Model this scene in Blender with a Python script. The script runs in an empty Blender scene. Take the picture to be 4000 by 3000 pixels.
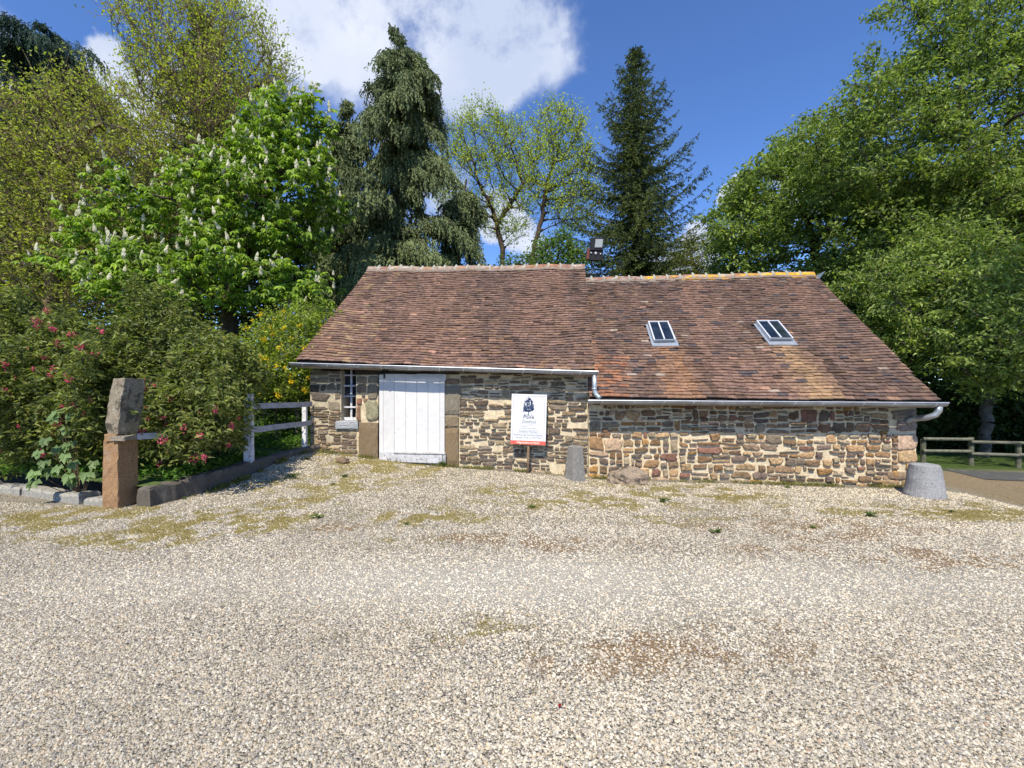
import bpy, math, random
import numpy as np
from mathutils import Vector, noise as mnoise
R = math.radians
# ------------------------------------------------------------------ camera, sky, sun
sc = bpy.context.scene
F = 1700.0            # focal length in photo pixels (4000 wide)
CZ = 1.65             # eye height
YAW = R(6.7)
cam_d = bpy.data.cameras.new("camera"); cam = bpy.data.objects.new("camera", cam_d)
sc.collection.objects.link(cam); sc.camera = cam
cam_d.sensor_width = 36; cam_d.lens = 36 * F / 4000; cam_d.clip_end = 2000; cam_d.clip_start = 0.05
cam.location = (0, 0, CZ); cam.rotation_euler = (R(90), 0, YAW)
sc.render.engine = 'CYCLES'
sc.render.resolution_x = 1024; sc.render.resolution_y = 768
sc.view_settings.view_transform = 'Standard'; sc.view_settings.look = 'None'
sc.view_settings.exposure = 0.36; sc.view_settings.gamma = 1
sc.cycles.max_bounces = 6; sc.cycles.transparent_max_bounces = 8
SUN_EL = R(52); SUN_AZ = R(6)        # sun behind the camera, a little to the left
S = Vector((-math.sin(SUN_AZ) * math.cos(SUN_EL), -math.cos(SUN_AZ) * math.cos(SUN_EL), math.sin(SUN_EL)))
sd = bpy.data.lights.new("sun", 'SUN'); sd.energy = 5.0; sd.angle = R(0.5); sd.color = (1, 0.92, 0.78)
so = bpy.data.objects.new("sun", sd); sc.collection.objects.link(so)
so.rotation_euler = S.to_track_quat('Z', 'Y').to_euler(); so.location = (-3, -20, 30)

cY, sY = math.cos(YAW), math.sin(YAW)
def ray(px, py):          # world direction of a photo pixel
    a = (px - 2000) / F; b = (1500 - py) / F
    return Vector((a * cY - sY, a * sY + cY, b))
def atY(px, py, Y):
    d = ray(px, py); return Vector((0, 0, CZ)) + d * (Y / d.y)
def atD(px, py, D):
    return Vector((0, 0, CZ)) + ray(px, py) * D
def atZ(px, py, z):
    d = ray(px, py); return Vector((0, 0, CZ)) + d * ((z - CZ) / d.z)

w = bpy.data.worlds.new("World"); sc.world = w; w.use_nodes = True
nt = w.node_tree; N = nt.nodes; L = nt.links
for n in list(N): N.remove(n)
out = N.new('ShaderNodeOutputWorld'); bg = N.new('ShaderNodeBackground'); bg.inputs[1].default_value = 0.115
L.new(bg.outputs[0], out.inputs[0])
sky = N.new('ShaderNodeTexSky'); sky.sky_type = 'NISHITA'; sky.sun_disc = False
sky.sun_elevation = SUN_EL; sky.sun_rotation = R(180) + SUN_AZ
sky.air_density = 1.0; sky.dust_density = 0.15; sky.ozone_density = 2.6; sky.altitude = 900
tint = N.new('ShaderNodeMix'); tint.data_type = 'RGBA'; tint.blend_type = 'MULTIPLY'; tint.inputs[0].default_value = 1
L.new(sky.outputs[0], tint.inputs[6]); tint.inputs[7].default_value = (0.82, 1.08, 1.50, 1)
tc = N.new('ShaderNodeTexCoord')
def vmath(op, a=None, b=None, va=None, vb=None):
    n = N.new('ShaderNodeVectorMath'); n.operation = op
    if a is not None: L.new(a, n.inputs[0])
    if b is not None: L.new(b, n.inputs[1])
    if va is not None: n.inputs[0].default_value = va
    if vb is not None: n.inputs[1].default_value = vb
    return n
def fmath(op, a=None, b=None, va=None, vb=None, clamp=False):
    n = N.new('ShaderNodeMath'); n.operation = op; n.use_clamp = clamp
    if a is not None: L.new(a, n.inputs[0])
    if b is not None: L.new(b, n.inputs[1])
    if va is not None: n.inputs[0].default_value = va
    if vb is not None: n.inputs[1].default_value = vb
    return n.outputs[0]
nrm = vmath('NORMALIZE', tc.outputs['Generated']).outputs[0]
wn = N.new('ShaderNodeTexNoise'); wn.inputs['Scale'].default_value = 3.2; wn.inputs['Detail'].default_value = 8; wn.inputs['Roughness'].default_value = 0.55
L.new(nrm, wn.inputs['Vector'])
off = vmath('SUBTRACT', wn.outputs['Color'], vb=(0.5, 0.5, 0.5)).outputs[0]
sc_ = vmath('SCALE', off); sc_.inputs['Scale'].default_value = 0.34
wd = vmath('NORMALIZE', vmath('ADD', nrm, sc_.outputs[0]).outputs[0]).outputs[0]
blobs = [(1150, 0, 7), (1300, 60, 6), (1500, 60, 8), (1700, 110, 9), (1900, 150, 9), (1860, 300, 5.5), (2020, 40, 9.5), (1600, -80, 15), (1950, -120, 12), (2170, 150, 2.6),
         (620, 420, 4.5), (720, 620, 5.5), (500, 330, 3.2), (800, 780, 5),
         (1790, 760, 3.0), (1960, 920, 4.2), (2050, 930, 3), (1700, 800, 4), (2680, 900, 3.4), (2790, 980, 3.6), (2640, 1060, 6), (2330, 20, 1.4),
         (2870, 670, 2.0), (3050, 600, 2.7), (3180, 720, 4), (-200, 700, 7), (-150, 250, 4)]
acc = None
for bx, by, rad in blobs:
    c = ray(bx, by).normalized()
    d = vmath('DOT_PRODUCT', wd, vb=tuple(c)).outputs['Value']
    # signed softness : 0 at 1.5 r, 1 at centre
    m = N.new('ShaderNodeMapRange'); m.interpolation_type = 'SMOOTHSTEP'
    m.inputs['From Min'].default_value = math.cos(R(rad * 1.08)); m.inputs['From Max'].default_value = math.cos(R(rad * 0.25))
    L.new(d, m.inputs['Value'])
    acc = m.outputs[0] if acc is None else fmath('MAXIMUM', acc, m.outputs[0])
cn = N.new('ShaderNodeTexNoise'); cn.inputs['Scale'].default_value = 5.2; cn.inputs['Detail'].default_value = 9; cn.inputs['Roughness'].default_value = 0.62
L.new(nrm, cn.inputs['Vector'])
dens = fmath('MULTIPLY', acc, fmath('MULTIPLY_ADD', cn.outputs[0], vb=0.9), clamp=True)
N_last = N[-1]
mm = N.new('ShaderNodeMapRange'); mm.inputs['From Min'].default_value = 0.14; mm.inputs['From Max'].default_value = 0.80; mm.interpolation_type = 'SMOOTHSTEP'
cn3 = N.new('ShaderNodeMapRange'); cn3.inputs['From Min'].default_value = .30; cn3.inputs['From Max'].default_value = .68; cn3.clamp = False; L.new(cn.outputs[0], cn3.inputs['Value'])
addn = fmath('MULTIPLY_ADD', cn3.outputs[0], vb=1.15); addn.node.inputs[2].default_value = .20
L.new(fmath('MULTIPLY', acc, addn), mm.inputs['Value'])
ccol = N.new('ShaderNodeMix'); ccol.data_type = 'RGBA'
cr_ = N.new('ShaderNodeMapRange'); cr_.inputs['From Min'].default_value = .36; cr_.inputs['From Max'].default_value = .6; cr2 = N.new('ShaderNodeTexNoise'); cr2.inputs['Scale'].default_value = 2.3; cr2.inputs['Detail'].default_value = 5; L.new(wd, cr2.inputs['Vector']); L.new(cr2.outputs[0], cr_.inputs['Value'])
L.new(cr_.outputs[0], ccol.inputs[0]); ccol.inputs[6].default_value = (6.3, 6.6, 7.4, 1); ccol.inputs[7].default_value = (4.2, 4.8, 6.2, 1)
cm = N.new('ShaderNodeMix'); cm.data_type = 'RGBA'
L.new(mm.outputs[0], cm.inputs[0]); L.new(tint.outputs[2], cm.inputs[6]); L.new(ccol.outputs[2], cm.inputs[7])
L.new(cm.outputs[2], bg.inputs[0])

# ------------------------------------------------------------------ helpers
def rs(seed): return np.random.RandomState(seed)
def tag(o, label=None, cat=None, group=None, kind=None):
    if label: o['label'] = label
    if cat: o['category'] = cat
    if group: o['group'] = group
    if kind: o['kind'] = kind
    return o
def empty(name, loc, label, cat, group=None):
    o = bpy.data.objects.new(name, None); sc.collection.objects.link(o); o.location = loc
    o.empty_display_size = 0.2
    return tag(o, label, cat, group)
def link(name, me, m, parent=None, smooth=False):
    o = bpy.data.objects.new(name, me); sc.collection.objects.link(o)
    if m is not None and len(me.materials) == 0: me.materials.append(m)
    if parent is not None:
        o.parent = parent
        if not smooth == 'keep':
            p = parent; off = Vector((0, 0, 0))
            while p is not None: off += p.location; p = p.parent
            o.location = -off           # meshes are written in world coordinates
    if smooth is True: me.polygons.foreach_set('use_smooth', [True] * len(me.polygons))
    return o
def npmesh(name, V, Fc, col=None, smooth=False, mats=None, midx=None, extra=None):
    """V (n,3); Fc list of (m,k) int arrays; col (n,3)"""
    me = bpy.data.meshes.new(name)
    V = np.asarray(V, dtype=np.float32)
    if not isinstance(Fc, (list, tuple)): Fc = [Fc]
    Fc = [np.asarray(f, dtype=np.int32) for f in Fc if len(f)]
    me.vertices.add(len(V)); me.vertices.foreach_set('co', V.ravel())
    loops = np.concatenate([f.ravel() for f in Fc]); tot = np.concatenate([np.full(len(f), f.shape[1], dtype=np.int32) for f in Fc])
    start = np.concatenate([[0], np.cumsum(tot)[:-1]]).astype(np.int32)
    me.loops.add(len(loops)); me.loops.foreach_set('vertex_index', loops)
    me.polygons.add(len(tot)); me.polygons.foreach_set('loop_start', start)
    try: me.polygons.foreach_set('loop_total', tot)
    except Exception: pass
    me.polygons.foreach_set('use_smooth', np.full(len(tot), bool(smooth)))
    if midx is not None: me.polygons.foreach_set('material_index', np.asarray(midx, dtype=np.int32))
    if mats:
        for m in mats: me.materials.append(m)
    me.update(calc_edges=True)
    if col is not None:
        a = me.attributes.new('Col', 'FLOAT_COLOR', 'POINT')
        c = np.ones((len(V), 4), dtype=np.float32); c[:, :3] = col
        a.data.foreach_set('color', c.ravel())
    if extra is not None:
        for k, arr in extra.items():
            a = me.attributes.new(k, 'FLOAT_COLOR', 'POINT')
            c = np.ones((len(V), 4), dtype=np.float32); c[:, :arr.shape[1]] = arr
            a.data.foreach_set('color', c.ravel())
    return me
class MB:
    """collects vertices / quads / colours"""
    def __init__(s): s.v = []; s.q = []; s.t = []; s.c = []; s.n = 0; s.poly = []
    def add(s, V, quads=None, tris=None, col=(1, 1, 1), polys=None):
        V = np.asarray(V, dtype=float).reshape(-1, 3)
        s.v.append(V)
        if quads is not None and len(quads): s.q.append(np.asarray(quads) + s.n)
        if tris is not None and len(tris): s.t.append(np.asarray(tris) + s.n)
        if polys is not None:
            for p in polys: s.poly.append(np.asarray([p]) + s.n)
        col = np.asarray(col, dtype=float)
        s.c.append(np.tile(col, (len(V), 1)) if col.ndim == 1 else col)
        s.n += len(V)
    def hexa(s, c8, col=(1, 1, 1)):   # bottom 4 (ccw), top 4
        s.add(c8, quads=[(0, 3, 2, 1), (4, 5, 6, 7), (0, 1, 5, 4), (1, 2, 6, 5), (2, 3, 7, 6), (3, 0, 4, 7)], col=col)
    def box(s, a, b, col=(1, 1, 1)):
        x0, y0, z0 = a; x1, y1, z1 = b
        s.hexa([(x0, y0, z0), (x1, y0, z0), (x1, y1, z0), (x0, y1, z0), (x0, y0, z1), (x1, y0, z1), (x1, y1, z1), (x0, y1, z1)], col)
    def tube(s, pts, rad, k=8, col=(1, 1, 1), caps=True):
        pts = [Vector(p) for p in pts]; n = len(pts)
        if not hasattr(rad, '__len__'): rad = [rad] * n
        rings = []
        up = Vector((0, 0, 1))
        for i, p in enumerate(pts):
            d = (pts[min(i + 1, n - 1)] - pts[max(i - 1, 0)]).normalized()
            u = d.cross(up)
            if u.length < 0.05: u = d.cross(Vector((1, 0, 0)))
            u.normalize(); v = d.cross(u).normalized()
            for j in range(k):
                a = 2 * math.pi * j / k
                rings.append(p + (u * math.cos(a) + v * math.sin(a)) * rad[i])
        q = []
        for i in range(n - 1):
            for j in range(k):
                q.append((i * k + j, i * k + (j + 1) % k, (i + 1) * k + (j + 1) % k, (i + 1) * k + j))
        s.add([tuple(r) for r in rings], quads=q, col=col, polys=[list(range(k))[::-1], [(n - 1) * k + j for j in range(k)]] if caps else None)
    def mesh(s, name, smooth=False):
        V = np.concatenate(s.v); C = np.concatenate(s.c)
        fs = []
        if s.q: fs.append(np.concatenate(s.q))
        if s.t: fs.append(np.concatenate(s.t))
        bylen = {}
        for p in s.poly: bylen.setdefault(p.shape[1], []).append(p)
        for k in bylen: fs.append(np.concatenate(bylen[k]))
        return npmesh(name, V, fs, C, smooth=smooth)
    def obj(s, name, m, parent=None, smooth=False):
        return link(name, s.mesh(name, smooth), m, parent)

# ------------------------------------------------------------------ materials
def newmat(name):
    m = bpy.data.materials.new(name); m.use_nodes = True
    t = m.node_tree; p = t.nodes['Principled BSDF']
    return m, t, p
def nnoise(t, scale, detail=5, rough=0.55, vec=None):
    n = t.nodes.new('ShaderNodeTexNoise'); n.inputs['Scale'].default_value = scale; n.inputs['Detail'].default_value = detail; n.inputs['Roughness'].default_value = rough
    if vec is None:
        c = t.nodes.new('ShaderNodeTexCoord'); vec = c.outputs['Object']
    t.links.new(vec, n.inputs['Vector']); return n
def nramp(t, src, stops):
    r = t.nodes.new('ShaderNodeValToRGB'); t.links.new(src, r.inputs[0])
    e = r.color_ramp.elements
    while len(e) < len(stops): e.new(0.5)
    for i, (p, c) in enumerate(stops):
        e[i].position = p; e[i].color = (c[0], c[1], c[2], 1) if hasattr(c, '__len__') else (c, c, c, 1)
    return r
def nmix(t, fac, a, b, mode='MIX'):
    m = t.nodes.new('ShaderNodeMix'); m.data_type = 'RGBA'; m.blend_type = mode
    for i, x in ((0, fac), (6, a), (7, b)):
        if isinstance(x, (int, float)): m.inputs[i].default_value = x if i == 0 else (x, x, x, 1)
        elif isinstance(x, tuple): m.inputs[i].default_value = (x[0], x[1], x[2], 1)
        else: t.links.new(x, m.inputs[i])
    return m.outputs[2]
def nbump(t, p, h, strength=0.5, dist=0.01):
    b = t.nodes.new('ShaderNodeBump'); b.inputs['Strength'].default_value = strength; b.inputs['Distance'].default_value = dist
    t.links.new(h, b.inputs['Height']); t.links.new(b.outputs[0], p.inputs['Normal']); return b
def nattr(t, name='Col'):
    a = t.nodes.new('ShaderNodeAttribute'); a.attribute_name = name; return a
def nmath(t, op, a, b=None, clamp=False):
    n = t.nodes.new('ShaderNodeMath'); n.operation = op; n.use_clamp = clamp
    for i, x in ((0, a), (1, b)):
        if x is None: continue
        if isinstance(x, (int, float)): n.inputs[i].default_value = x
        else: t.links.new(x, n.inputs[i])
    return n.outputs[0]
def mat_attr(name, rough=0.9, nscale=20, namp=(0.7, 1.25), bump=0.5, bdist=0.006, bscale=40, spec=0.25, spots=None, metallic=0):
    """colour from the mesh's own colour layer, broken up by noise"""
    m, t, p = newmat(name)
    a = nattr(t); n = nnoise(t, nscale, 6, 0.6)
    r = nramp(t, n.outputs[0], [(0.3, namp[0]), (0.7, namp[1])])
    c = nmix(t, 1.0, a.outputs['Color'], r.outputs[0], 'MULTIPLY')
    if spots:
        for sscale, lo, hi, colr, amt in spots:
            n2 = nnoise(t, sscale, 5, 0.65); r2 = nramp(t, n2.outputs[0], [(lo, 0), (hi, 1)])
            c = nmix(t, nmath(t, 'MULTIPLY', r2.outputs[0], amt), c, colr)
    t.links.new(c, p.inputs['Base Color']); p.inputs['Roughness'].default_value = rough
    p.inputs['Specular IOR Level'].default_value = spec; p.inputs['Metallic'].default_value = metallic
    n3 = nnoise(t, bscale, 8, 0.65); nbump(t, p, n3.outputs[0], bump, bdist)
    return m
def mat_leaf(name, trans=0.35, rough=0.5, tcol=(1.5, 1.7, 0.7), spec=0.3):
    m, t, p = newmat(name)
    a = nattr(t); t.links.new(a.outputs['Color'], p.inputs['Base Color'])
    p.inputs['Roughness'].default_value = rough; p.inputs['Specular IOR Level'].default_value = spec
    tr = t.nodes.new('ShaderNodeBsdfTranslucent')
    t.links.new(nmix(t, 1.0, a.outputs['Color'], tcol, 'MULTIPLY'), tr.inputs[0])
    mx = t.nodes.new('ShaderNodeMixShader'); mx.inputs[0].default_value = trans
    o = t.nodes['Material Output']
    t.links.new(p.outputs[0], mx.inputs[1]); t.links.new(tr.outputs[0], mx.inputs[2]); t.links.new(mx.outputs[0], o.inputs[0])
    return m
M = {}
M['stone'] = mat_attr('rubble stone', 0.9, 22, (0.55, 1.45), 0.9, 0.012, 45, spots=[(9, 0.56, 0.72, (0.30, 0.25, 0.17), 0.45), (30, 0.6, 0.75, (0.03, 0.025, 0.02), 0.6)])
M['mortar'] = mat_attr('lime mortar', 0.95, 12, (0.72, 1.2), 1.0, 0.02, 35, spots=[(5, 0.55, 0.72, (0.22, 0.18, 0.12), 0.4), (55, 0.62, 0.72, (0.10, 0.08, 0.05), 0.5)])
M['granite'] = mat_attr('granite', 0.92, 60, (0.6, 1.35), 0.8, 0.006, 90, spots=[(6, 0.55, 0.7, (0.30, 0.29, 0.25), 0.4), (14, 0.60, 0.72, (0.05, 0.045, 0.035), 0.6)])
M['postgranite'] = mat_attr('lichened granite', 0.95, 50, (0.6, 1.4), 1.0, 0.012, 30, spots=[(7, 0.52, 0.60, (0.05, 0.045, 0.035), 0.75), (9, 0.60, 0.66, (0.45, 0.42, 0.34), 0.6)])
M['tile'] = mat_attr('clay tile', 0.88, 14, (0.6, 1.4), 0.7, 0.006, 60, spots=[(3.2, 0.54, 0.72, (0.035, 0.028, 0.026), 0.55), (24, 0.66, 0.74, (0.36, 0.31, 0.25), 0.5)])
M['zinc'] = mat_attr('zinc', 0.42, 6, (0.8, 1.15), 0.15, 0.002, 20, spec=0.5, metallic=0.6)
M['bark'] = mat_attr('bark', 0.95, 9, (0.5, 1.5), 1.0, 0.03, 18)
M['whitewood'] = mat_attr('white painted wood', 0.8, 7, (0.9, 1.04), 0.25, 0.001, 30, spec=0.15, spots=[(11, .64, .70, (.36, .34, .31), .4)])
M['oldwhite'] = mat_attr('flaking white wood', 0.7, 8, (0.7, 1.1), 0.5, 0.004, 40, spots=[(26, 0.55, 0.62, (0.24, 0.22, 0.20), 0.85)])
M['wood'] = mat_attr('weathered wood', 0.85, 10, (0.6, 1.3), 0.6, 0.006, 30)
M['dark'] = mat_attr('dark', 0.8, 10, (0.8, 1.2), 0.3, 0.004, 30)
M['black'] = mat_attr('black metal', 0.5, 10, (0.9, 1.1), 0.1, 0.002, 30)
M['leaf'] = mat_leaf('leaf', 0.38)
M['needle'] = mat_leaf('needle', 0.12, 0.6, (1.2, 1.3, 0.8), 0.2)
M['petal'] = mat_leaf('petal', 0.3, 0.6, (1, 1, 1), 0.2)
M['grass'] = mat_leaf('grass', 0.3, 0.6, (1.3, 1.4, 0.7), 0.2)
M['pebble'] = mat_attr('pebbles', 0.85, 80, (0.85, 1.1), 0.3, 0.002, 200, spec=0.3)
def paint(name, col, rough=0.45):
    m, t, p = newmat(name); n = nnoise(t, 5, 4); r = nramp(t, n.outputs[0], [(0.3, tuple(c * 0.96 for c in col)), (0.7, col)])
    t.links.new(r.outputs[0], p.inputs['Base Color']); p.inputs['Roughness'].default_value = rough; return m
M['signwhite'] = paint('sign white', (0.72, 0.72, 0.72), .8); M['navy'] = paint('navy print', (0.012, 0.03, 0.085)); M['signred'] = paint('red band', (0.62, 0.12, 0.085), .8)
M['greyprint'] = paint('grey blue print', (0.10, 0.14, 0.19)); M['cream'] = paint('cream print', (0.85, 0.80, 0.62))
def mat_glass():
    m, t, p = newmat('dark window glass')
    n = nnoise(t, 3, 4); r = nramp(t, n.outputs[0], [(0.4, (0.006, 0.01, 0.018)), (0.75, (0.03, 0.04, 0.055))])
    t.links.new(r.outputs[0], p.inputs['Base Color']); p.inputs['Roughness'].default_value = 0.08; p.inputs['Specular IOR Level'].default_value = 0.6
    return m
M['glass'] = mat_glass()

# ------------------------------------------------------------------ ground
PX = [-30, -9, -5.2, -3, 0.5, 6.3, 7.2, 12, 30]; PZ = [-1.2, -1.27, -1.37, -1.60, -1.80, -1.845, -1.93, -2.0, -2.1]
def gz(x, y):
    x = np.asarray(x, float); y = np.asarray(y, float)
    y0 = np.interp(x, [-4.2, -1.5], [6.0, 3.8]); s = np.clip((y - y0) / (8.4 - y0), 0, 1); s = s * s * (3 - 2 * s)
    P = np.interp(x, PX, PZ)
    z = CZ + (-1.65 + s * (P + 1.65))
    z = z + 0.015 * np.sin(x * 1.3 + y * 0.7) * np.cos(y * 1.1 - x * 0.4)
    z = z - 0.10 * np.clip((x - 7.5) / 6, 0, 1) * np.clip(1 - np.abs(y - 8) / 4, 0, 1)
    return z
_rng = rs(5)
def blobmask(x, y, lst):
    m = np.zeros_like(x)
    for (px, py, rx, ry, amt) in lst:
        c = atZ(px, py, gz(0, 0) if py > 2100 else -0.12)
        D = (c - Vector((0, 0, CZ))).dot(Vector((-sY, cY, 0)))
        a = rx * D / F; b = 1.45 * ry * D * D / (F * 1.7)
        rr = (x * cY + y * sY - (c.x * cY + c.y * sY)); dd = (-x * sY + y * cY - (-c.x * sY + c.y * cY))
        m = np.maximum(m, amt * np.clip(1.35 - np.sqrt((rr / a) ** 2 + (dd / b) ** 2), 0, 1))
    return np.clip(m, 0, 1)
MOSS = [(1500, 1850, 330, 34, 0.95), (250, 2060, 500, 45, 1), (800, 2075, 560, 50, 0.95), (1150, 2010, 300, 60, .7), (1900, 2030, 600, 30, 0.5), (2700, 1925, 420, 38, 0.85), (2350, 1900, 200, 25, .6), (3000, 1975, 500, 40, 0.45), (2150, 2000, 260, 18, .7),
        (1250, 1930, 500, 40, .7), (2300, 1950, 900, 45, .68), (3300, 1980, 500, 35, .7), (1700, 2060, 500, 30, .7), (2600, 2050, 500, 25, .6), (450, 2110, 500, 30, .7), (3750, 2005, 300, 28, .9), (3900, 1990, 250, 40, 0.9), (1350, 2460, 120, 50, .35), (1900, 2480, 350, 70, .5), (1500, 2120, 300, 24, .6)]
BROWN = [(2050, 2110, 640, 32, 1), (1350, 2100, 200, 22, .7), (3350, 2080, 800, 60, 0.85), (3750, 2170, 500, 60, .9), (3000, 2150, 500, 40, .7), (2500, 2560, 950, 95, 0.75), (3400, 2600, 700, 120, .55), (2900, 2450, 600, 60, .5)]
DUST = [(2100, 2270, 1500, 75, 1), (3200, 2280, 1100, 75, .95), (700, 2290, 900, 60, .6), (2600, 2370, 900, 50, .6)]
def ngrid(x, y, sc_, seed=0):
    # cheap value-noise on arrays
    r = rs(seed); G = r.rand(256, 256)
    u = x * sc_ + 100; v = y * sc_ + 100
    i = np.floor(u).astype(int); j = np.floor(v).astype(int); fu = u - i; fv = v - j
    fu = fu * fu * (3 - 2 * fu); fv = fv * fv * (3 - 2 * fv)
    g = lambda a, b: G[a % 256, b % 256]
    return (g(i, j) * (1 - fu) + g(i + 1, j) * fu) * (1 - fv) + (g(i, j + 1) * (1 - fu) + g(i + 1, j + 1) * fu) * fv
def fnoise(x, y, sc_, seed=0):
    return (ngrid(x, y, sc_, seed) * .5 + ngrid(x, y, sc_ * 2.1, seed + 1) * .28 + ngrid(x, y, sc_ * 4.3, seed + 2) * .22)
def masks(x, y):
    n = fnoise(x, y, 1.7, 3)
    mo = np.clip(blobmask(x, y, MOSS) * (0.45 + 1.6 * n) - 0.12, 0, 1)
    mo = mo * np.clip(fnoise(x, y, 5.0, 41) * 5.5 - 2.1, .08, 1)
    br = np.clip(blobmask(x, y, BROWN) * (0.3 + 1.5 * fnoise(x, y, 1.9, 9)) - 0.15, 0, 1)
    br = br * np.clip(fnoise(x, y, 6.0, 47) * 5.0 - 1.75, .15, 1)
    du = np.clip(blobmask(x, y, DUST) * (0.5 + 1.0 * fnoise(x, y, .8, 19)), 0, 1)
    return mo, br, du
xs = np.concatenate([np.linspace(-600, -40, 12), np.linspace(-34, -12, 14), np.arange(-11, 13, 0.07), np.linspace(14, 34, 14), np.linspace(40, 600, 12)])
ys = np.concatenate([np.linspace(-300, -3, 12), np.arange(0, 11, 0.07), np.linspace(11.5, 40, 24), np.linspace(50, 900, 14)])
GX, GY = np.meshgrid(xs, ys)
GZ = gz(GX, GY) - 0.0
mo, br, du = masks(GX, GY)
nx, ny = len(xs), len(ys)
idx = np.arange(nx * ny).reshape(ny, nx)
Q = np.stack([idx[:-1, :-1].ravel(), idx[:-1, 1:].ravel(), idx[1:, 1:].ravel(), idx[1:, :-1].ravel()], 1)
far = np.clip(np.maximum((GY - 9.2) / 1.5, (np.abs(GX) - 13) / 3), 0, 1)
track = np.clip((GX - 6.9) / .6, 0, 1) * np.clip((GY - (7.4 - (GX - 7) * .18)) / .5, 0, 1)
far = np.where(GX > 6.5, np.clip((GY - 10.6 - (GX - 7) * .1) / .3, 0, 1), far)
gl = np.clip(track - far, 0, 1)
def mat_ground():
    m, t, p = newmat('gravel and moss')
    tcn = t.nodes.new('ShaderNodeTexCoord'); O = tcn.outputs['Object']
    wv = nnoise(t, 30, 2, 0.5, O)
    dis = t.nodes.new('ShaderNodeVectorMath'); dis.operation = 'MULTIPLY_ADD'; dis.inputs[1].default_value = (0.012, 0.012, 0.012)
    t.links.new(wv.outputs['Color'], dis.inputs[0]); t.links.new(O, dis.inputs[2])
    v = t.nodes.new('ShaderNodeTexVoronoi'); v.inputs['Scale'].default_value = 75; t.links.new(dis.outputs[0], v.inputs['Vector'])
    sep = t.nodes.new('ShaderNodeSeparateColor'); t.links.new(v.outputs['Color'], sep.inputs[0])
    pal = nramp(t, sep.outputs[0], [(0.0, (0.15, 0.15, 0.16)), (0.1, (0.29, 0.28, 0.27)), (0.22, (0.46, 0.42, 0.36)), (0.42, (0.62, 0.56, 0.46)), (0.68, (0.70, 0.65, 0.56)), (0.86, (0.60, 0.50, 0.35)), (1.0, (0.76, 0.74, 0.69))])
    gap = nramp(t, v.outputs['Distance'], [(0.3, 1.0), (0.62, 0.42)])
    c = nmix(t, 1.0, pal.outputs[0], gap.outputs[0], 'MULTIPLY')
    big = nnoise(t, 0.8, 5, 0.6, O); bigr = nramp(t, big.outputs[0], [(0.3, (0.62, 0.60, 0.54)), (0.7, (0.83, 0.80, 0.725))])
    c = nmix(t, 1.0, c, bigr.outputs[0], 'MULTIPLY')
    a = nattr(t, 'Mask'); sm = t.nodes.new('ShaderNodeSeparateColor'); t.links.new(a.outputs['Color'], sm.inputs[0])
    a2 = nattr(t, 'Far'); s2 = t.nodes.new('ShaderNodeSeparateColor'); t.links.new(a2.outputs['Color'], s2.inputs[0])
    # dust
    dn = nnoise(t, 60, 4, .7, O); dr = nramp(t, dn.outputs[0], [(0.3, (0.48, 0.455, 0.385)), (0.7, (0.62, 0.59, 0.50))])
    c = nmix(t, nmath(t, 'MULTIPLY', sm.outputs[2], 0.5), c, dr.outputs[0])
    fn = nnoise(t, 24, 6, 0.75, O)
    def thr(mask, lo=.15):
        s = nmath(t, 'ADD', mask, nmath(t, 'MULTIPLY', fn.outputs[0], 1.3)); 
        mr = t.nodes.new('ShaderNodeMapRange'); mr.inputs['From Min'].default_value = 0.98; mr.inputs['From Max'].default_value = 1.22; t.links.new(s, mr.inputs['Value'])
        return mr.outputs[0]
    bc = nnoise(t, 45, 5, .7, O); bcr = nramp(t, bc.outputs[0], [(0.3, (0.12, 0.07, 0.035)), (0.7, (0.33, 0.22, 0.11))])
    c = nmix(t, nmath(t, 'MULTIPLY', thr(sm.outputs[1]), 0.8), c, bcr.outputs[0])
    mc = nnoise(t, 38, 5, .7, O); mcr = nramp(t, mc.outputs[0], [(0.3, (0.15, 0.13, 0.04)), (0.55, (0.30, 0.245, 0.09)), (0.75, (0.42, 0.35, 0.17))])
    c = nmix(t, nmath(t, 'MULTIPLY', thr(sm.outputs[0]), 0.95), c, mcr.outputs[0])
    # brown earth lane and far grass
    ec = nnoise(t, 20, 6, .7, O); ecr = nramp(t, ec.outputs[0], [(0.3, (0.17, 0.125, 0.07)), (0.7, (0.35, 0.27, 0.165))])
    c = nmix(t, nmath(t, 'MULTIPLY', s2.outputs[1], 0.92), c, ecr.outputs[0])
    gc = nnoise(t, 8, 6, .7, O); gcr = nramp(t, gc.outputs[0], [(0.3, (0.03, 0.055, 0.012)), (0.7, (0.09, 0.14, 0.03))])
    c = nmix(t, s2.outputs[0], c, gcr.outputs[0])
    t.links.new(c, p.inputs['Base Color']); p.inputs['Roughness'].default_value = 0.95; p.inputs['Specular IOR Level'].default_value = 0.15
    h = nmath(t, 'SUBTRACT', 1.0, v.outputs['Distance'])
    nbump(t, p, h, 1.0, 0.014)
    return m
me = npmesh('ground', np.stack([GX.ravel(), GY.ravel(), GZ.ravel()], 1), Q, smooth=True,
            extra={'Mask': np.stack([mo.ravel(), br.ravel(), du.ravel()], 1), 'Far': np.stack([far.ravel(), gl.ravel(), 0 * far.ravel()], 1)})
tag(link('ground', me, mat_ground()), kind='structure')

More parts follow.
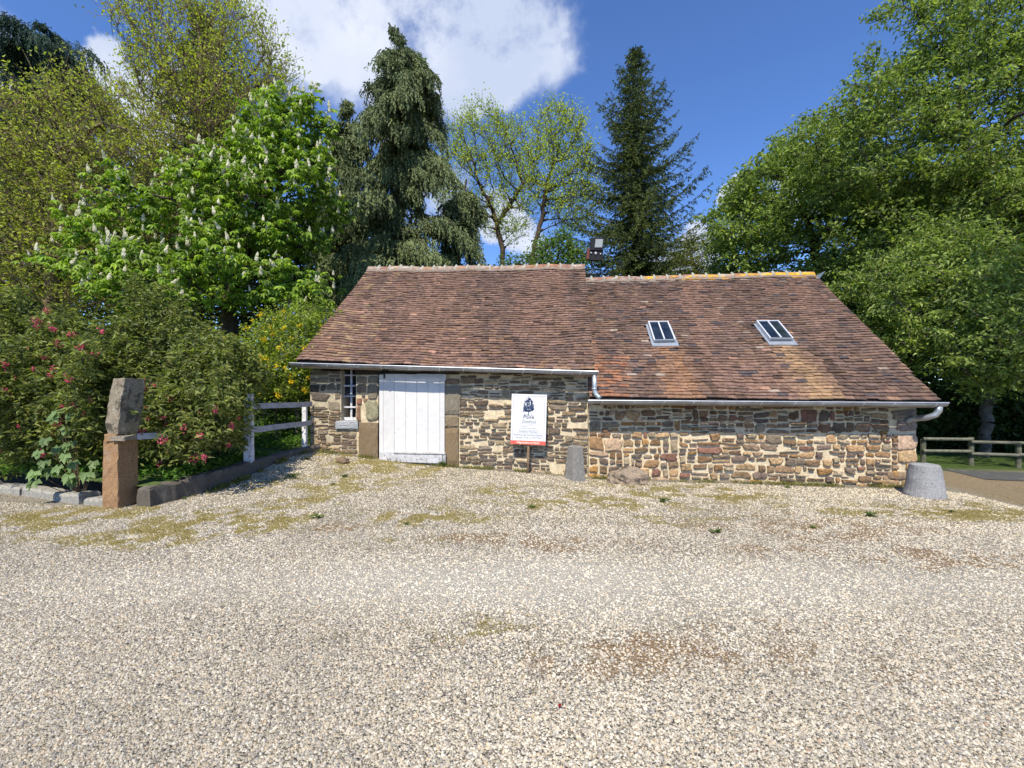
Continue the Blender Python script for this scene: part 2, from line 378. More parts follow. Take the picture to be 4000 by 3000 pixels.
# loose pebbles of the yard
rg = rs(11)
n = 560000
D_ = 1.1 + 8.0 * rg.rand(n) ** 1.55; A_ = (rg.rand(n) * 2 - 1) * 1.28
xr = A_ * D_; x_ = xr * cY - D_ * sY; y_ = xr * sY + D_ * cY
keep = (y_ < 8.35) & (x_ > -9.5) & (rg.rand(n) < np.clip(D_ / 3.5, 0.0, 1) ** 0.3)
kx = np.interp(y_, [5.2, 6.9, 7.8, 8.5], [-5.45, -5.3, -5.22, -4.9])
keep &= ~((x_ < kx) & (y_ > 5.2)) & ~((x_ > 6.9) & (y_ > 7.3))
x_ = x_[keep]; y_ = y_[keep]; D_ = D_[keep]
a, b, c = masks(x_, y_)
c_d = c
keep = rg.rand(len(x_)) > np.clip(a * 1.0 + b * .6 + c * 0.5, 0, .93)
c_d = c_d[keep]; x_ = x_[keep]; y_ = y_[keep]; D_ = D_[keep]; n = len(x_)
z_ = gz(x_, y_)
oct_ = np.array([(1, 0, 0), (.31, .95, 0), (-.81, .59, 0), (-.81, -.59, 0), (.31, -.95, 0), (.35, .2, .8), (-.4, .1, .75), (0, -.4, .8)])
tri = np.array([(0, 1, 5), (1, 6, 5), (1, 2, 6), (2, 3, 6), (3, 7, 6), (3, 4, 7), (4, 0, 7), (0, 5, 7), (5, 6, 7)])
sz = (0.0030 + 0.0064 * rg.rand(n) ** 2.4) * (1 + .09 * D_)
P = oct_[None] * (1 + 0.5 * (rg.rand(n, 8, 1) - .5))
P = P * sz[:, None, None] * np.stack([np.ones(n), 0.6 + 0.4 * rg.rand(n), 0.6 + .5 * rg.rand(n)], 1)[:, None, :]
an = rg.rand(n) * 6.28; ca, sa = np.cos(an)[:, None], np.sin(an)[:, None]
PXX = P[:, :, 0] * ca - P[:, :, 1] * sa; PYY = P[:, :, 0] * sa + P[:, :, 1] * ca
V = np.stack([PXX + x_[:, None], PYY + y_[:, None], P[:, :, 2] + z_[:, None] - 0.001], 2).reshape(-1, 3)
T = (tri[None] + (np.arange(n) * 8)[:, None, None]).reshape(-1, 3)
pal = np.array([(.70, .65, .56), (.62, .55, .44), (.76, .73, .66), (.64, .50, .33), (.40, .38, .35), (.27, .28, .30), (.52, .47, .39), (.30, .25, .18), (.68, .60, .46), (.19, .20, .24), (.38, .2, .12)])
pi = rg.choice(len(pal), n, p=[.23, .15, .15, .07, .09, .08, .1, .03, .07, .025, .005])
tone = fnoise(x_, y_, .55, 201)[:, None]; tone2 = fnoise(x_, y_, 2.6, 207)[:, None]
C = (pal[pi] * .72 + np.array((.58, .53, .45)) * .28) * np.array([1.0, .975, .90]) * (0.58 + .34 * rg.rand(n, 1)) * (.72 + .36 * tone + .25 * tone2)
near = np.clip((y_ - 4.8) / 3, 0, 1)[:, None]; C = C * (1 + .16 * c_d[:, None]) * (1 + near * np.array([.20, .16, .06]))
C = np.repeat(C, 8, 0)
tag(link('gravel', npmesh('gravel', V, T, C), M['pebble']), 'loose cream and grey gravel over the farmyard', 'gravel', kind='stuff')

# ------------------------------------------------------------------ leaf helpers
def norm(a): return a / np.maximum(np.linalg.norm(a, axis=-1, keepdims=True), 1e-9)
def leaves(rg, P, Dn, Ln, Wd, Cl, upn=None, fold=0.25, nrand=0.6):
    """rhombic folded leaves. P base (n,3), Dn dir, Ln length, Wd width"""
    n = len(P); Dn = norm(Dn)
    up = np.tile(np.array([0, 0, 1.0]), (n, 1)) if upn is None else upn
    up = up + rg.normal(0, nrand, (n, 3))
    s = norm(np.cross(Dn, up)); nn = np.cross(s, Dn)
    Ln = np.asarray(Ln).reshape(-1, 1) * np.ones((n, 1)); Wd = np.asarray(Wd).reshape(-1, 1) * np.ones((n, 1))
    mid = P + Dn * Ln * 0.45
    tip = P + Dn * Ln - nn * Ln * 0.12
    V = np.stack([P, mid + s * Wd / 2 + nn * Wd * fold, tip, mid - s * Wd / 2 + nn * Wd * fold], 1)
    Fq = np.array([(0, 1, 2), (0, 2, 3)])
    T = (Fq[None] + (np.arange(n) * 4)[:, None, None]).reshape(-1, 3)
    return V.reshape(-1, 3), T, np.repeat(Cl, 4, 0)
def merge(parts):
    V = []; T = []; C = []; o = 0
    for v, t, c in parts:
        V.append(v); T.append(t + o); C.append(c); o += len(v)
    return np.concatenate(V), np.concatenate(T), np.concatenate(C)
def leafcol(rg, n, base, var=0.3, yel=0.25, base2=None, mixv=None):
    b = np.array(base)[None] * np.ones((n, 1))
    if base2 is not None:
        f = rg.rand(n, 1) if mixv is None else mixv.reshape(-1, 1)
        b = b * (1 - f) + np.array(base2)[None] * f
    k = 1 + var * rg.normal(0, 1, (n, 1)) * .6
    k = np.clip(k, .45, 1.8)
    y = rg.rand(n, 1) * yel
    return np.clip(b * k * np.concatenate([1 + y, 1 + y * .4, 1 - y * .5], 1), 0.003, 0.95)
def rdir(rg, n):
    return norm(rg.normal(0, 1, (n, 3)))
def ell(specs):
    """photo-pixel ellipses at a depth -> world ellipsoids (centre, half sizes along right / depth / up)"""
    out = []
    for px, py, rx, ry, D, rd in specs:
        out.append((np.array(atD(px, py, D)), rx * D / F, rd, ry * D / F))
    return out
RV = np.array([cY, sY, 0]); DV = np.array([-sY, cY, 0]); UV = np.array([0, 0, 1.0])
def sample_ell(rg, E, n, shell=0.0):
    vol = np.array([a * b * c for _, a, b, c in E]) ** .8; k = rg.choice(len(E), n, p=vol / vol.sum())
    d = rdir(rg, n); r = rg.rand(n) ** (1 / 3.) * (1 - shell) + shell * (0.8 + .2 * rg.rand(n))
    c = np.array([e[0] for e in E])[k]; h = np.array([e[1:] for e in E])[k]
    q = d * r[:, None] * h
    return c + q[:, :1] * RV + q[:, 1:2] * DV + q[:, 2:3] * UV
def grow(rg, starts, A, step, kill, up=0.12, iters=140, infl=1e9):
    """space colonisation; starts: list of polylines (first point = root)"""
    nodes = []; par = []
    for pl in starts:
        prev = -1
        for q in range(len(pl) - 1):
            a, b = np.array(pl[q], float), np.array(pl[q + 1], float)
            m = max(1, int(np.linalg.norm(b - a) / step))
            for i in range(m + (1 if q == len(pl) - 2 else 0)):
                w_ = np.array([0.0, 0, 0]) if prev < 0 else rg.normal(0, step * .10, 3)
                nodes.append(a + (b - a) * i / m + w_); par.append(prev); prev = len(nodes) - 1
    nodes = np.array(nodes); par = list(par)
    nd = np.full(len(A), 1e18); ni = np.zeros(len(A), int); alive = np.ones(len(A), bool)
    def upd(lo):
        nonlocal nd, ni
        new = nodes[lo:]
        for c0 in range(0, len(new), 400):
            d = ((A[:, None, :] - new[None, c0:c0 + 400]) ** 2).sum(2)
            j = d.argmin(1); dm = d[np.arange(len(A)), j]
            b = dm < nd; nd = np.where(b, dm, nd); ni = np.where(b, j + lo + c0, ni)
    upd(0)
    for it in range(iters):
        alive &= nd > kill * kill
        act = alive & (nd < infl * infl)
        if act.sum() < 5: break
        ids = ni[act]; dv = norm(A[act] - nodes[ids])
        sm = np.zeros((len(nodes), 3)); np.add.at(sm, ids, dv)
        u = np.unique(ids)
        dirs = norm(norm(sm[u]) + np.array([0, 0, up]) + rg.normal(0, .12, (len(u), 3)))
        new = nodes[u] + dirs * step
        lo = len(nodes); nodes = np.concatenate([nodes, new]); par += list(u)
        upd(lo)
    return nodes, np.array(par)
def radii(nodes, par, r0, rt, e=2.2):
    n = len(nodes); acc = np.zeros(n); nch = np.zeros(n, int)
    for i in range(n - 1, -1, -1):
        if acc[i] == 0: acc[i] = r0 ** e
        if par[i] >= 0: acc[par[i]] += acc[i]; nch[par[i]] += 1
    r = acc ** (1 / e)
    mx = r.max(); r = r0 + (r - r0) * (rt - r0) / (mx - r0)
    return r, nch
def tubes(P0, P1, r0, r1, k, col):
    n = len(P0); d = norm(P1 - P0); u = np.cross(d, np.array([0.3, 0.2, 1.0])); u = norm(u); v = np.cross(d, u)
    a = np.arange(k) * 2 * np.pi / k
    ring = u[:, None, :] * np.cos(a)[None, :, None] + v[:, None, :] * np.sin(a)[None, :, None]
    V = np.concatenate([P0[:, None] + ring * r0[:, None, None], P1[:, None] + ring * r1[:, None, None]], 1).reshape(-1, 3)
    f = [(j, (j + 1) % k, k + (j + 1) % k) for j in range(k)] + [(j, k + (j + 1) % k, k + j) for j in range(k)]
    T = (np.array(f)[None] + (np.arange(n) * 2 * k)[:, None, None]).reshape(-1, 3)
    C = np.tile(np.array(col), (n * 2 * k, 1))
    return V, T, C
def wood(nodes, par, r, col):
    m = par >= 0; i = np.where(m)[0]; p = par[i]
    big = r[i] > 0.03
    parts = []
    for sel, k in ((big, 7), (~big, 3)):
        if sel.sum(): parts.append(tubes(nodes[p[sel]], nodes[i[sel]] , r[p[sel]] * .98, r[i[sel]] * .98, k, col))
    # limit parent radius at forks
    return parts
def tipinfo(nodes, par, r, lim):
    i = np.where((r < lim) & (par >= 0))[0]
    return i, norm(nodes[i] - nodes[par[i]])
def twigs(rg, nodes, par, r, lim, per, length, rad, up=0.4, seg=2):
    i, d = tipinfo(nodes, par, r, lim)
    i = np.repeat(i, per); d = np.repeat(d, per, 0)
    p = nodes[i] + (nodes[par[i]] - nodes[i]) * rg.rand(len(i), 1)
    dd = norm(d * .7 + rdir(rg, len(i)) * .9 + np.array([0, 0, up]))
    segs = []; ends = [p]; L_ = length * (0.5 + rg.rand(len(i), 1))
    for s in range(seg):
        q = p + dd * L_ / seg
        segs.append((p, q)); ends.append(q); p = q; dd = norm(dd + rg.normal(0, .25, dd.shape) + np.array([0, 0, up * .3]))
    return segs, ends, dd

def finish_tree(root, wv, lv, leafmat, crown='crown'):
    if wv: 
        V, T, C = merge(wv); link('trunk', npmesh('trunk', V, T, C, smooth=True), M['bark'], root)
    V, T, C = merge(lv)
    return link(crown, npmesh(crown, V, T, C), leafmat, root)

def deciduous(seed, name, label, specs, trunk, n_attr, step, kill, r0, rt, leaf_fn, wcol, up=.12, twig=None, cat='tree', group=None, tlim=0.02, extra_cut=None, shell=0.25, lmat='leaf'):
    rg = rs(seed); E = ell(specs)
    A = sample_ell(rg, E, n_attr, shell)
    if extra_cut is not None: A = A[extra_cut(A)]
    nodes, par = grow(rg, trunk, A, step, kill, up)
    r, nch = radii(nodes, par, r0, rt)
    wv = wood(nodes, par, r, wcol)
    root = empty(name, tuple(trunk[0][0]), label, cat, group)
    ends = None
    if twig:
        segs, ends, dd = twigs(rg, nodes, par, r, twig[0], twig[1], twig[2], twig[3], twig[4])
        for k, (p, q) in enumerate(segs):
            wv.append(tubes(p, q, np.full(len(p), twig[3]), np.full(len(p), twig[3] * .7), 3, wcol))
    lv = leaf_fn(rg, nodes, par, r, ends)
    finish_tree(root, wv, lv, M[lmat])
    return root, nodes, par, r, rg, ends

# ------------------------------------------------------------------ trees
def gp(px, D, dz=0.0):     # ground point under a pixel column at a depth
    p = atD(px, 1500, D); return (p.x, p.y, float(gz(p.x, p.y)) + dz - 0.1)
def up_to(px, py, D): 
    p = atD(px, py, D); return (p.x, p.y, p.z)

def lf_spray(base, base2, size, per, spread=.25, tl=0.02, droop=0.3, width=.5, horiz=.6):
    def f(rg, nodes, par, r, ends):
        i, d = tipinfo(nodes, par, r, tl)
        if ends is not None:
            c = np.concatenate(ends[1:]) 
        else: c = nodes[i]
        k = rg.rand(len(c))
        n = len(c) * per
        P = np.repeat(c, per, 0) + rg.normal(0, spread, (n, 3)) * np.array([1, 1, .55])
        d = rdir(rg, n) * np.array([1, 1, .5]) + np.array([0, 0, -droop])
        mv = np.clip(np.repeat(k, per) * .7 + rg.rand(n) * .3, 0, 1)
        col = leafcol(rg, n, base, .3, .25, base2, mv)
        Ln = size * (0.6 + .7 * rg.rand(n))
        return [leaves(rg, P, d, Ln, Ln * width, col, nrand=horiz)]
    return f

# chestnut leaves : palmate groups of drooping leaflets on twig tips
def lf_chestnut(rg, nodes, par, r, ends):
    c = np.concatenate(ends[1:]); n0 = len(c)
    c = np.repeat(c, 3, 0); c = c + rg.normal(0, .13, c.shape); n0 = len(c)
    ax = norm(rdir(rg, n0) * .45 + np.array([0, -.25, 1.0]))
    u = norm(np.cross(ax, rdir(rg, n0))); v = np.cross(ax, u)
    K = 6; tone = rg.rand(n0)
    out = []
    for k in range(K):
        a = 2 * np.pi * (k + .5) / (K + .8)
        d = u * math.cos(a) + v * math.sin(a) - ax * (.35 + .3 * rg.rand(n0, 1)) - np.array([0, 0, .15])
        Ln = .175 * (0.75 + .5 * rg.rand(n0)) * (1.1 if k in (2, 3) else .9)
        col = leafcol(rg, n0, (.08, .145, .02), .28, .3, (.27, .41, .06), tone)
        out.append(leaves(rg, c, d, Ln, Ln * .42, col, upn=ax, nrand=.15, fold=.2))
    return out

def spring_leaves(base, base2, size, per, spread=.1):
    def f(rg, nodes, par, r, ends):
        c = ends[-1]; c = np.concatenate([ends[-1], ends[-2]])
        n = len(c) * per; k = rg.rand(len(c))
        P = np.repeat(c, per, 0) + rg.normal(0, spread, (n, 3))
        d = rdir(rg, n) + np.array([0, 0, .1]); mv = np.clip(np.repeat(k, per), 0, 1)
        col = leafcol(rg, n, base, .25, .25, base2, mv); Ln = size * (.6 + .8 * rg.rand(n))
        return [leaves(rg, P, d, Ln, Ln * .6, col, nrand=.8)]
    return f

# 1 horse chestnut in flower (left, behind the shrubs)
CH = [(1130, 560, 190, 210, 14.5, 1.6), (1080, 800, 260, 260, 14, 2.0), (870, 760, 200, 170, 13.6, 1.5), (1000, 1050, 320, 180, 13.2, 2.0), (560, 820, 220, 130, 13.4, 1.4),
      (330, 1000, 190, 130, 13.0, 1.3), (620, 1090, 330, 150, 12.6, 1.5), (1180, 1130, 170, 110, 12.6, 1.2), (760, 1000, 180, 150, 13.4, 1.2)]
b = gp(880, 14.5)
root, nodes, par, r, rg, ends = deciduous(21, 'horse_chestnut', 'bright green horse chestnut covered in upright white flower candles behind the pink shrub', CH,
    [[b, up_to(900, 1150, 14.4), up_to(980, 900, 14.4), up_to(1090, 620, 14.4)], ], 1500, .32, .42, .012, .24, lf_chestnut, (.06, .045, .035), twig=(.035, 2, .38, .008, .35), extra_cut=lambda A: fnoise(A[:, 0] + 3, A[:, 2] * 1.5, .62, 301) + .25 * fnoise(A[:, 1], A[:, 2], .8, 302) + .3 * (A[:, 2] > 7.2) > .545)
# flower candles
def candle_mesh():
    rg = rs(3); V = []; T = []; C = []
    k = 7; H = [0, .03, .07, .11, .15, .19, .23, .27]; Rr = [.012, .052, .057, .052, .044, .034, .022, .004]
    for i, (h, rr) in enumerate(zip(H, Rr)):
        for j in range(k):
            a = 2 * math.pi * j / k + i * .45; q = rr * (.75 + .5 * rg.rand())
            V.append((q * math.cos(a), q * math.sin(a), h + .012 * rg.randn() * (i > 0))); C.append((.72, .70, .50) if (i + j) % 5 else (.62, .55, .34))
    for i in range(len(H) - 1):
        for j in range(k):
            a_, b_, c_, d_ = i * k + j, i * k + (j + 1) % k, (i + 1) * k + (j + 1) % k, (i + 1) * k + j
            T += [(a_, b_, c_), (a_, c_, d_)]
    return np.array(V), np.array(T), np.array(C)
cv, ct, cc = candle_mesh()
cme = npmesh('flower_candle', cv, ct, cc); cme.materials.append(M['petal'])
tips = np.concatenate([ends[-1]]); E = ell(CH)
cenx = np.array([e[0] for e in E])
# outer, sun-side tips
dcam = (tips - np.array([0, 0, CZ])) @ DV
sel = rg.permutation(len(tips)); chosen = []
def outer(p):
    b_ = 1e9
    for c_, a_, d_, h_ in E:
        q = p - c_; b_ = min(b_, math.sqrt((q @ RV / a_) ** 2 + (q @ DV / d_) ** 2 + (q[2] / h_) ** 2))
    return b_
for i in sel:
    p = tips[i]
    if outer(p) > .72 and all((p - q) @ (p - q) > .07 for q in chosen):
        chosen.append(p)
    if len(chosen)   >= 430: break
chosen = sorted(chosen, key=lambda p: (p - np.array([0, 0, CZ])) @ DV)
croot = root
for p in chosen[:100]:
    o = bpy.data.objects.new('flower_candle', cme); sc.collection.objects.link(o); o.parent = croot
    o.location = Vector(p) - croot.location + Vector((0, -.03, .04)); o.scale = [.62 + .42 * rg.rand()] * 3; o.rotation_euler = (rg.normal(0, .25), rg.normal(0, .25), rg.rand() * 6)
rest = chosen[100:]
if rest:
    V, T, C = merge([(cv * (.62 + .42 * rg.rand()) + p + np.array([0, -.03, .04]), ct, cc) for p in rest])
    tag(link('flower_candles', npmesh('flower_candles', V, T, C), M['petal'], croot), kind='stuff')

# 2-3 spring trees, upper left
olive = (.22, .26, .05); olive2 = (.42, .48, .07)
deciduous(31, 'maple_tree', 'tall half leafed maple with fine ascending twigs against the big cloud', [(830, 330, 330, 300, 19, 2.6), (700, 150, 250, 230, 19, 2.2), (950, 480, 220, 240, 19, 2.0), (620, 520, 200, 260, 19, 2.0), (780, 700, 260, 220, 19, 2)],
          [[gp(700, 19.5), up_to(690, 1150, 19.5), up_to(720, 800, 19.3), up_to(800, 450, 19.2)]], 1300, .42, .55, .010, .30, spring_leaves(olive, olive2, .12, 3, .15), (.17, .125, .075), up=.45, twig=(.03, 6, 1.0, .010, 1.0))
deciduous(32, 'maple_tree', 'yellow green half leafed maple at the left edge, below a dark conifer', [(300, 600, 300, 260, 16, 2.2), (120, 780, 300, 330, 16, 2.2), (450, 800, 280, 260, 16, 2.2), (250, 1050, 380, 220, 16, 2.2), (-150, 900, 250, 500, 16, 2)],
          [[gp(200, 16.5), up_to(200, 1150, 16.5), up_to(260, 800, 16.3), up_to(300, 520, 16.2)]], 1500, .36, .46, .010, .28, spring_leaves((.20, .23, .05), (.40, .45, .08), .11, 3, .14), (.18, .135, .085), up=.3, twig=(.03, 6, .8, .009, .7))

# conifers ------------------------------------------------------------
def droop_conifer(seed, name, label, px, D, top_py, bot_py, widths, lean_tip=0.0, n_br=170, col=(.05, .075, .035), col2=(.19, .24, .11), strand=1.3, dens=1.0, extra=None, hang=True):
    """weeping cypress: ascending limbs with hanging curtains"""
    rg = rs(seed); base = np.array(gp(px, D)); top = np.array(up_to(px, top_py, D)); bot = up_to(px, bot_py, D)[2]
    H = top[2] - bot
    def axis(z):
        t = np.clip((z - base[2]) / (top[2] - base[2]), 0, 1)
        p = base + (top - base) * t; p[2] = z
        s = max(0, (t - .86) / .14)
        p[:2] += RV[:2] * lean_tip * (s ** 2) 
        p[:2] += RV[:2] * .25 * math.sin(t * 9) * t
        return p
    zz = np.linspace(base[2], top[2], 30); pts = [axis(z) for z in zz]
    mb = MB(); mb.tube([tuple(p) for p in pts], [.30 * (1 - i / 30.) + .025 for i in range(30)], 7, (.06, .04, .03))
    V0 = [(np.concatenate(mb.v), np.zeros((0, 3), int), np.concatenate(mb.c))]
    P0 = []; P1 = []; R0 = []; R1 = []; LP = []; LD = []; LL = []; LT = []
    for i in range(n_br):
        t = rg.rand() ** .9; z = bot + H * t * .985
        if t > .93 and rg.rand() > .4: continue
        wdt = np.interp(t, [q[0] for q in widths], [q[1] for q in widths]) * D / F * (.25 + .95 * rg.rand() ** 1.6)
        a = rg.rand() * 2 * math.pi; dr = np.array([math.cos(a), math.sin(a), 0])
        p = axis(z); r_ = .035 * (1 - t) + .012; tone = rg.rand()
        n = 7; st = wdt / n; sl = .25 + .25 * rg.rand()
        prev = p.copy()
        for k in range(n):
            s = (k + 1) / n
            q = prev + dr * st + np.array([0, 0, st * (sl - (1.5 if hang else .75) * s * s)]) + rg.normal(0, .03, 3)
            P0.append(prev); P1.append(q); R0.append(r_ * (1 - k / n) + .006); R1.append(r_ * (1 - s) + .006)
            m = int((2 + 9 * s) * dens)
            for _ in range(m):
                side = np.cross(dr, UV) * rg.normal(0, .11 + .03 * wdt) + dr * rg.normal(0, .1)
                LP.append(prev + (q - prev) * rg.rand() + side + UV * rg.normal(0, .05)); LD.append(dr * .35 + side * .3); LL.append((.5 if t > .93 else 1) * strand * (.25 + .75 * rg.rand() ** 1.5) * (.5 + .5 * min(1, wdt / 1.5))); LT.append(tone * .6 + .4 * rg.rand())
            prev = q
    P0 = np.array(P0); P1 = np.array(P1)
    wv = [tubes(P0, P1, np.array(R0), np.array(R1), 4, (.06, .045, .03)), tubes(np.array(pts[:-1]), np.array(pts[1:]), np.linspace(.3, .05, 29), np.linspace(.29, .04, 29), 8, (.07, .05, .035))]
    LP = np.array(LP); LD = np.array(LD); LL = np.array(LL); LT = np.array(LT); lv = []
    step = .13; cur = LP.copy(); d = norm(LD + np.array([0, 0, -.35])); done = np.zeros(len(LP))
    for k in range(int(strand / step) + 1):
        act = done < LL
        if not act.any(): break
        n = int(act.sum())
        for rep in range(2):
            dd = norm(d[act] + rg.normal(0, .38, (n, 3)))
            c = leafcol(rg, n, col, .25, .2, col2, np.clip(LT[act] * .8 + .2 * rg.rand(n), 0, 1))
            lv.append(leaves(rg, cur[act], dd, step * (1.0 + .7 * rg.rand(n)), .045 + .03 * rg.rand(n), c, nrand=1.0, fold=.1))
        cur[act] += d[act] * step; done[act] += step
        d[act] = norm(d[act] + np.array([0, 0, -.55]) + rg.normal(0, .1, (n, 3)))
    root = empty(name, tuple(base), label, 'tree'); finish_tree(root, wv, lv, M['needle']); return root
droop_conifer(41, 'weeping_cypress', 'tall dark weeping cypress with a crooked tip behind the taller shed', 1565, 20, 90, 1190,
              [(0, 300), (.3, 275), (.5, 225), (.62, 235), (.72, 165), (.8, 130), (.88, 90), (.925, 50), (.95, 14), (1, 10)], lean_tip=-.65, n_br=210, dens=2.3, strand=1.05)
droop_conifer(42, 'weeping_cypress', 'dark blue green conifer rising behind the maple at the left edge', 150, 26, 90, 900, [(0, 380), (.4, 320), (.7, 260), (.88, 190), (.96, 110), (1, 40)], lean_tip=.3, n_br=230, dens=1.6, strand=1.3, col=(.02, .05, .035), col2=(.05, .09, .06))
droop_conifer(43, 'conifer', 'narrow dark conifer whose tip shows above the tall maple', 780, 30, 10, 800, [(0, 260), (.5, 160), (.8, 90), (1, 20)], lean_tip=.2, n_br=160, dens=1.3, strand=1.2, col=(.025, .045, .025), col2=(.06, .075, .04))
droop_conifer(44, 'weeping_cypress', 'small drooping cypress leaning out right of the tall one', 1790, 21, 700, 1250, [(0, 70), (.5, 80), (.85, 75), (1, 25)], lean_tip=.3, n_br=60, dens=1.2, strand=1.3)
droop_conifer(45, 'weeping_cypress', 'dark drooping cypress between the flowering chestnut and the tall cypress', 1350, 21, 390, 1250, [(0, 120), (.5, 110), (.85, 80), (1, 15)], lean_tip=-.1, n_br=110, dens=1.2, strand=1.3)

def spruce(seed, name, label, px, D, top_py, bot_py, widths, n_br=230, col=(.05, .07, .02), col2=(.20, .22, .045)):
    rg = rs(seed); base = np.array(gp(px, D)); top = np.array(up_to(px, top_py, D)); bot = up_to(px, bot_py, D)[2]; H = top[2] - bot
    P0 = []; P1 = []; R0 = []; R1 = []; N0 = []; N1 = []; NT = []
    for i in range(n_br):
        t = (i + rg.rand()) / n_br; t = t ** 1.05; z = bot + H * t
        wdt = (np.interp(t, [q[0] for q in widths], [q[1] for q in widths]) * D / F) * (.55 + .7 * rg.rand())
        a = i * 2.4 + rg.rand(); dr = np.array([math.cos(a), math.sin(a), 0]); sd_ = np.array([-dr[1], dr[0], 0])
        p = base + (top - base) * ((z - base[2]) / (top[2] - base[2])); p[2] = z
        tone = rg.rand(); n = max(3, int(wdt / .3)); st = wdt / n; prev = p
        for k in range(n):
            s = (k + 1) / n
            q = prev + dr * st + UV * st * (-.25 + .9 * s + .5 * (t - .4)) + rg.normal(0, .03, 3)
            P0.append(prev); P1.append(q); R0.append(.04 * (1 - t) * (1 - k / n) + .009); R1.append(.04 * (1 - t) * (1 - s) + .008)
            for sg in (-1, 1, -1, 1):
                ln = (.18 + .5 * (1 - s) * min(1, wdt / 2.2) + .1) * (.6 + .7 * rg.rand())
                d = norm(sd_ * sg * (.8 + .3 * rg.rand()) + dr * .7 + UV * rg.normal(-.38, .22)); b0 = prev + (q - prev) * rg.rand()
                m = max(1, int(ln / .13)); c = b0
                for j in range(m):
                    e = c + d * .14; N0.append(c); N1.append(e); NT.append(tone * .55 + .45 * rg.rand()); c = e; d = norm(d + UV * -.1 + rg.normal(0, .12, 3))
            N0.append(prev); N1.append(q); NT.append(tone)
            prev = q
        N0.append(prev); N1.append(prev + norm(dr + UV * .6) * .15); NT.append(tone)
    P0 = np.array(P0); P1 = np.array(P1); N0 = np.array(N0); N1 = np.array(N1); NT = np.array(NT)
    zz = np.linspace(0, 1, 25)[:, None]; pts = base + (top - base) * zz
    wv = [tubes(P0, P1, np.array(R0), np.array(R1), 4, (.05, .038, .03)), tubes(pts[:-1], pts[1:], np.linspace(.26, .03, 24), np.linspace(.25, .02, 24), 8, (.06, .045, .035))]
    lv = []
    n = len(N0)
    for rep in range(5):
        d = norm(norm(N1 - N0) * 1.0 + rdir(rg, n) * .75); p = N0 + (N1 - N0) * rg.rand(n, 1)
        c = leafcol(rg, n, col, .25, .2, col2, NT)
        lv.append(leaves(rg, p, d, .12 + .06 * rg.rand(n), .035 + .02 * rg.rand(n), c, nrand=1, fold=.1))
    root = empty(name, tuple(base), label, 'tree'); finish_tree(root, wv, lv, M['needle']); return root
spruce(51, 'spruce_tree', 'tall open dark spruce behind the floodlight', 2480, 26, 195, 1300, [(0, 290), (.2, 310), (.35, 260), (.5, 225), (.65, 165), (.75, 120), (.85, 75), (.93, 42), (1, 8)], n_br=290, col=(.035, .06, .022), col2=(.14, .18, .05))

# centre half-bare trees
young = spring_leaves((.22, .31, .045), (.46, .54, .07), .13, 3, .16)
deciduous(61, 'ash_tree', 'slender forked tree with fresh lime leaves, just right of the weeping cypress', [(1880, 560, 150, 130, 28, 2.0), (1810, 740, 120, 190, 28, 2.0), (1990, 640, 110, 170, 28, 2), (1900, 830, 150, 110, 28, 1.6), (2020, 860, 90, 90, 28, 1.4)],
          [[gp(1968, 28), up_to(1966, 1000, 28), up_to(1940, 870, 28), up_to(1905, 780, 28)], [up_to(1943, 870, 28), up_to(2000, 790, 28), up_to(2040, 720, 28)]], 1500, .38, .55, .010, .17, young, (.07, .05, .035), up=.3, twig=(.03, 5, .8, .010, .6), shell=.35)
deciduous(62, 'ash_tree', 'slender lime leafed tree standing left of the dark spruce', [(2180, 520, 110, 110, 27, 1.8), (2150, 700, 110, 150, 27, 1.8), (2250, 660, 80, 170, 27, 1.6), (2240, 820, 120, 100, 27, 1.8)],
          [[gp(2072, 27), up_to(2078, 1000, 27), up_to(2115, 860, 27), up_to(2140, 700, 27)]], 1300, .38, .55, .010, .15, young, (.07, .05, .035), up=.3, twig=(.03, 5, .8, .010, .6), shell=.35)
deciduous(63, 'shrub', 'low dark leafy bush behind the left ridge, under the lime leafed trees', [(2190, 1010, 110, 110, 23, 1.5), (2080, 1060, 120, 70, 23, 1.2), (1900, 1080, 150, 50, 23, 1.0)],
          [[gp(2170, 23), up_to(2180, 1150, 23)]], 350, .35, .4, .012, .1, lf_spray((.06, .12, .02), (.16, .26, .05), .17, 5, .2, droop=.4), (.05, .04, .03), twig=(.05, 4, .5, .008, .3), cat='bush')
deciduous(64, 'shrub', 'olive green bush behind the lichened ridge, right of the spruce', [(2740, 1010, 130, 110, 23, 1.5), (2660, 1080, 110, 80, 23, 1.2), (2830, 1070, 90, 70, 22.5, 1.2)],
          [[gp(2740, 23), up_to(2740, 1150, 23)]], 350, .35, .4, .012, .1, lf_spray((.11, .13, .03), (.24, .27, .05), .11, 6, .2, droop=.2), (.05, .04, .03), twig=(.05, 4, .5, .008, .3), cat='bush')

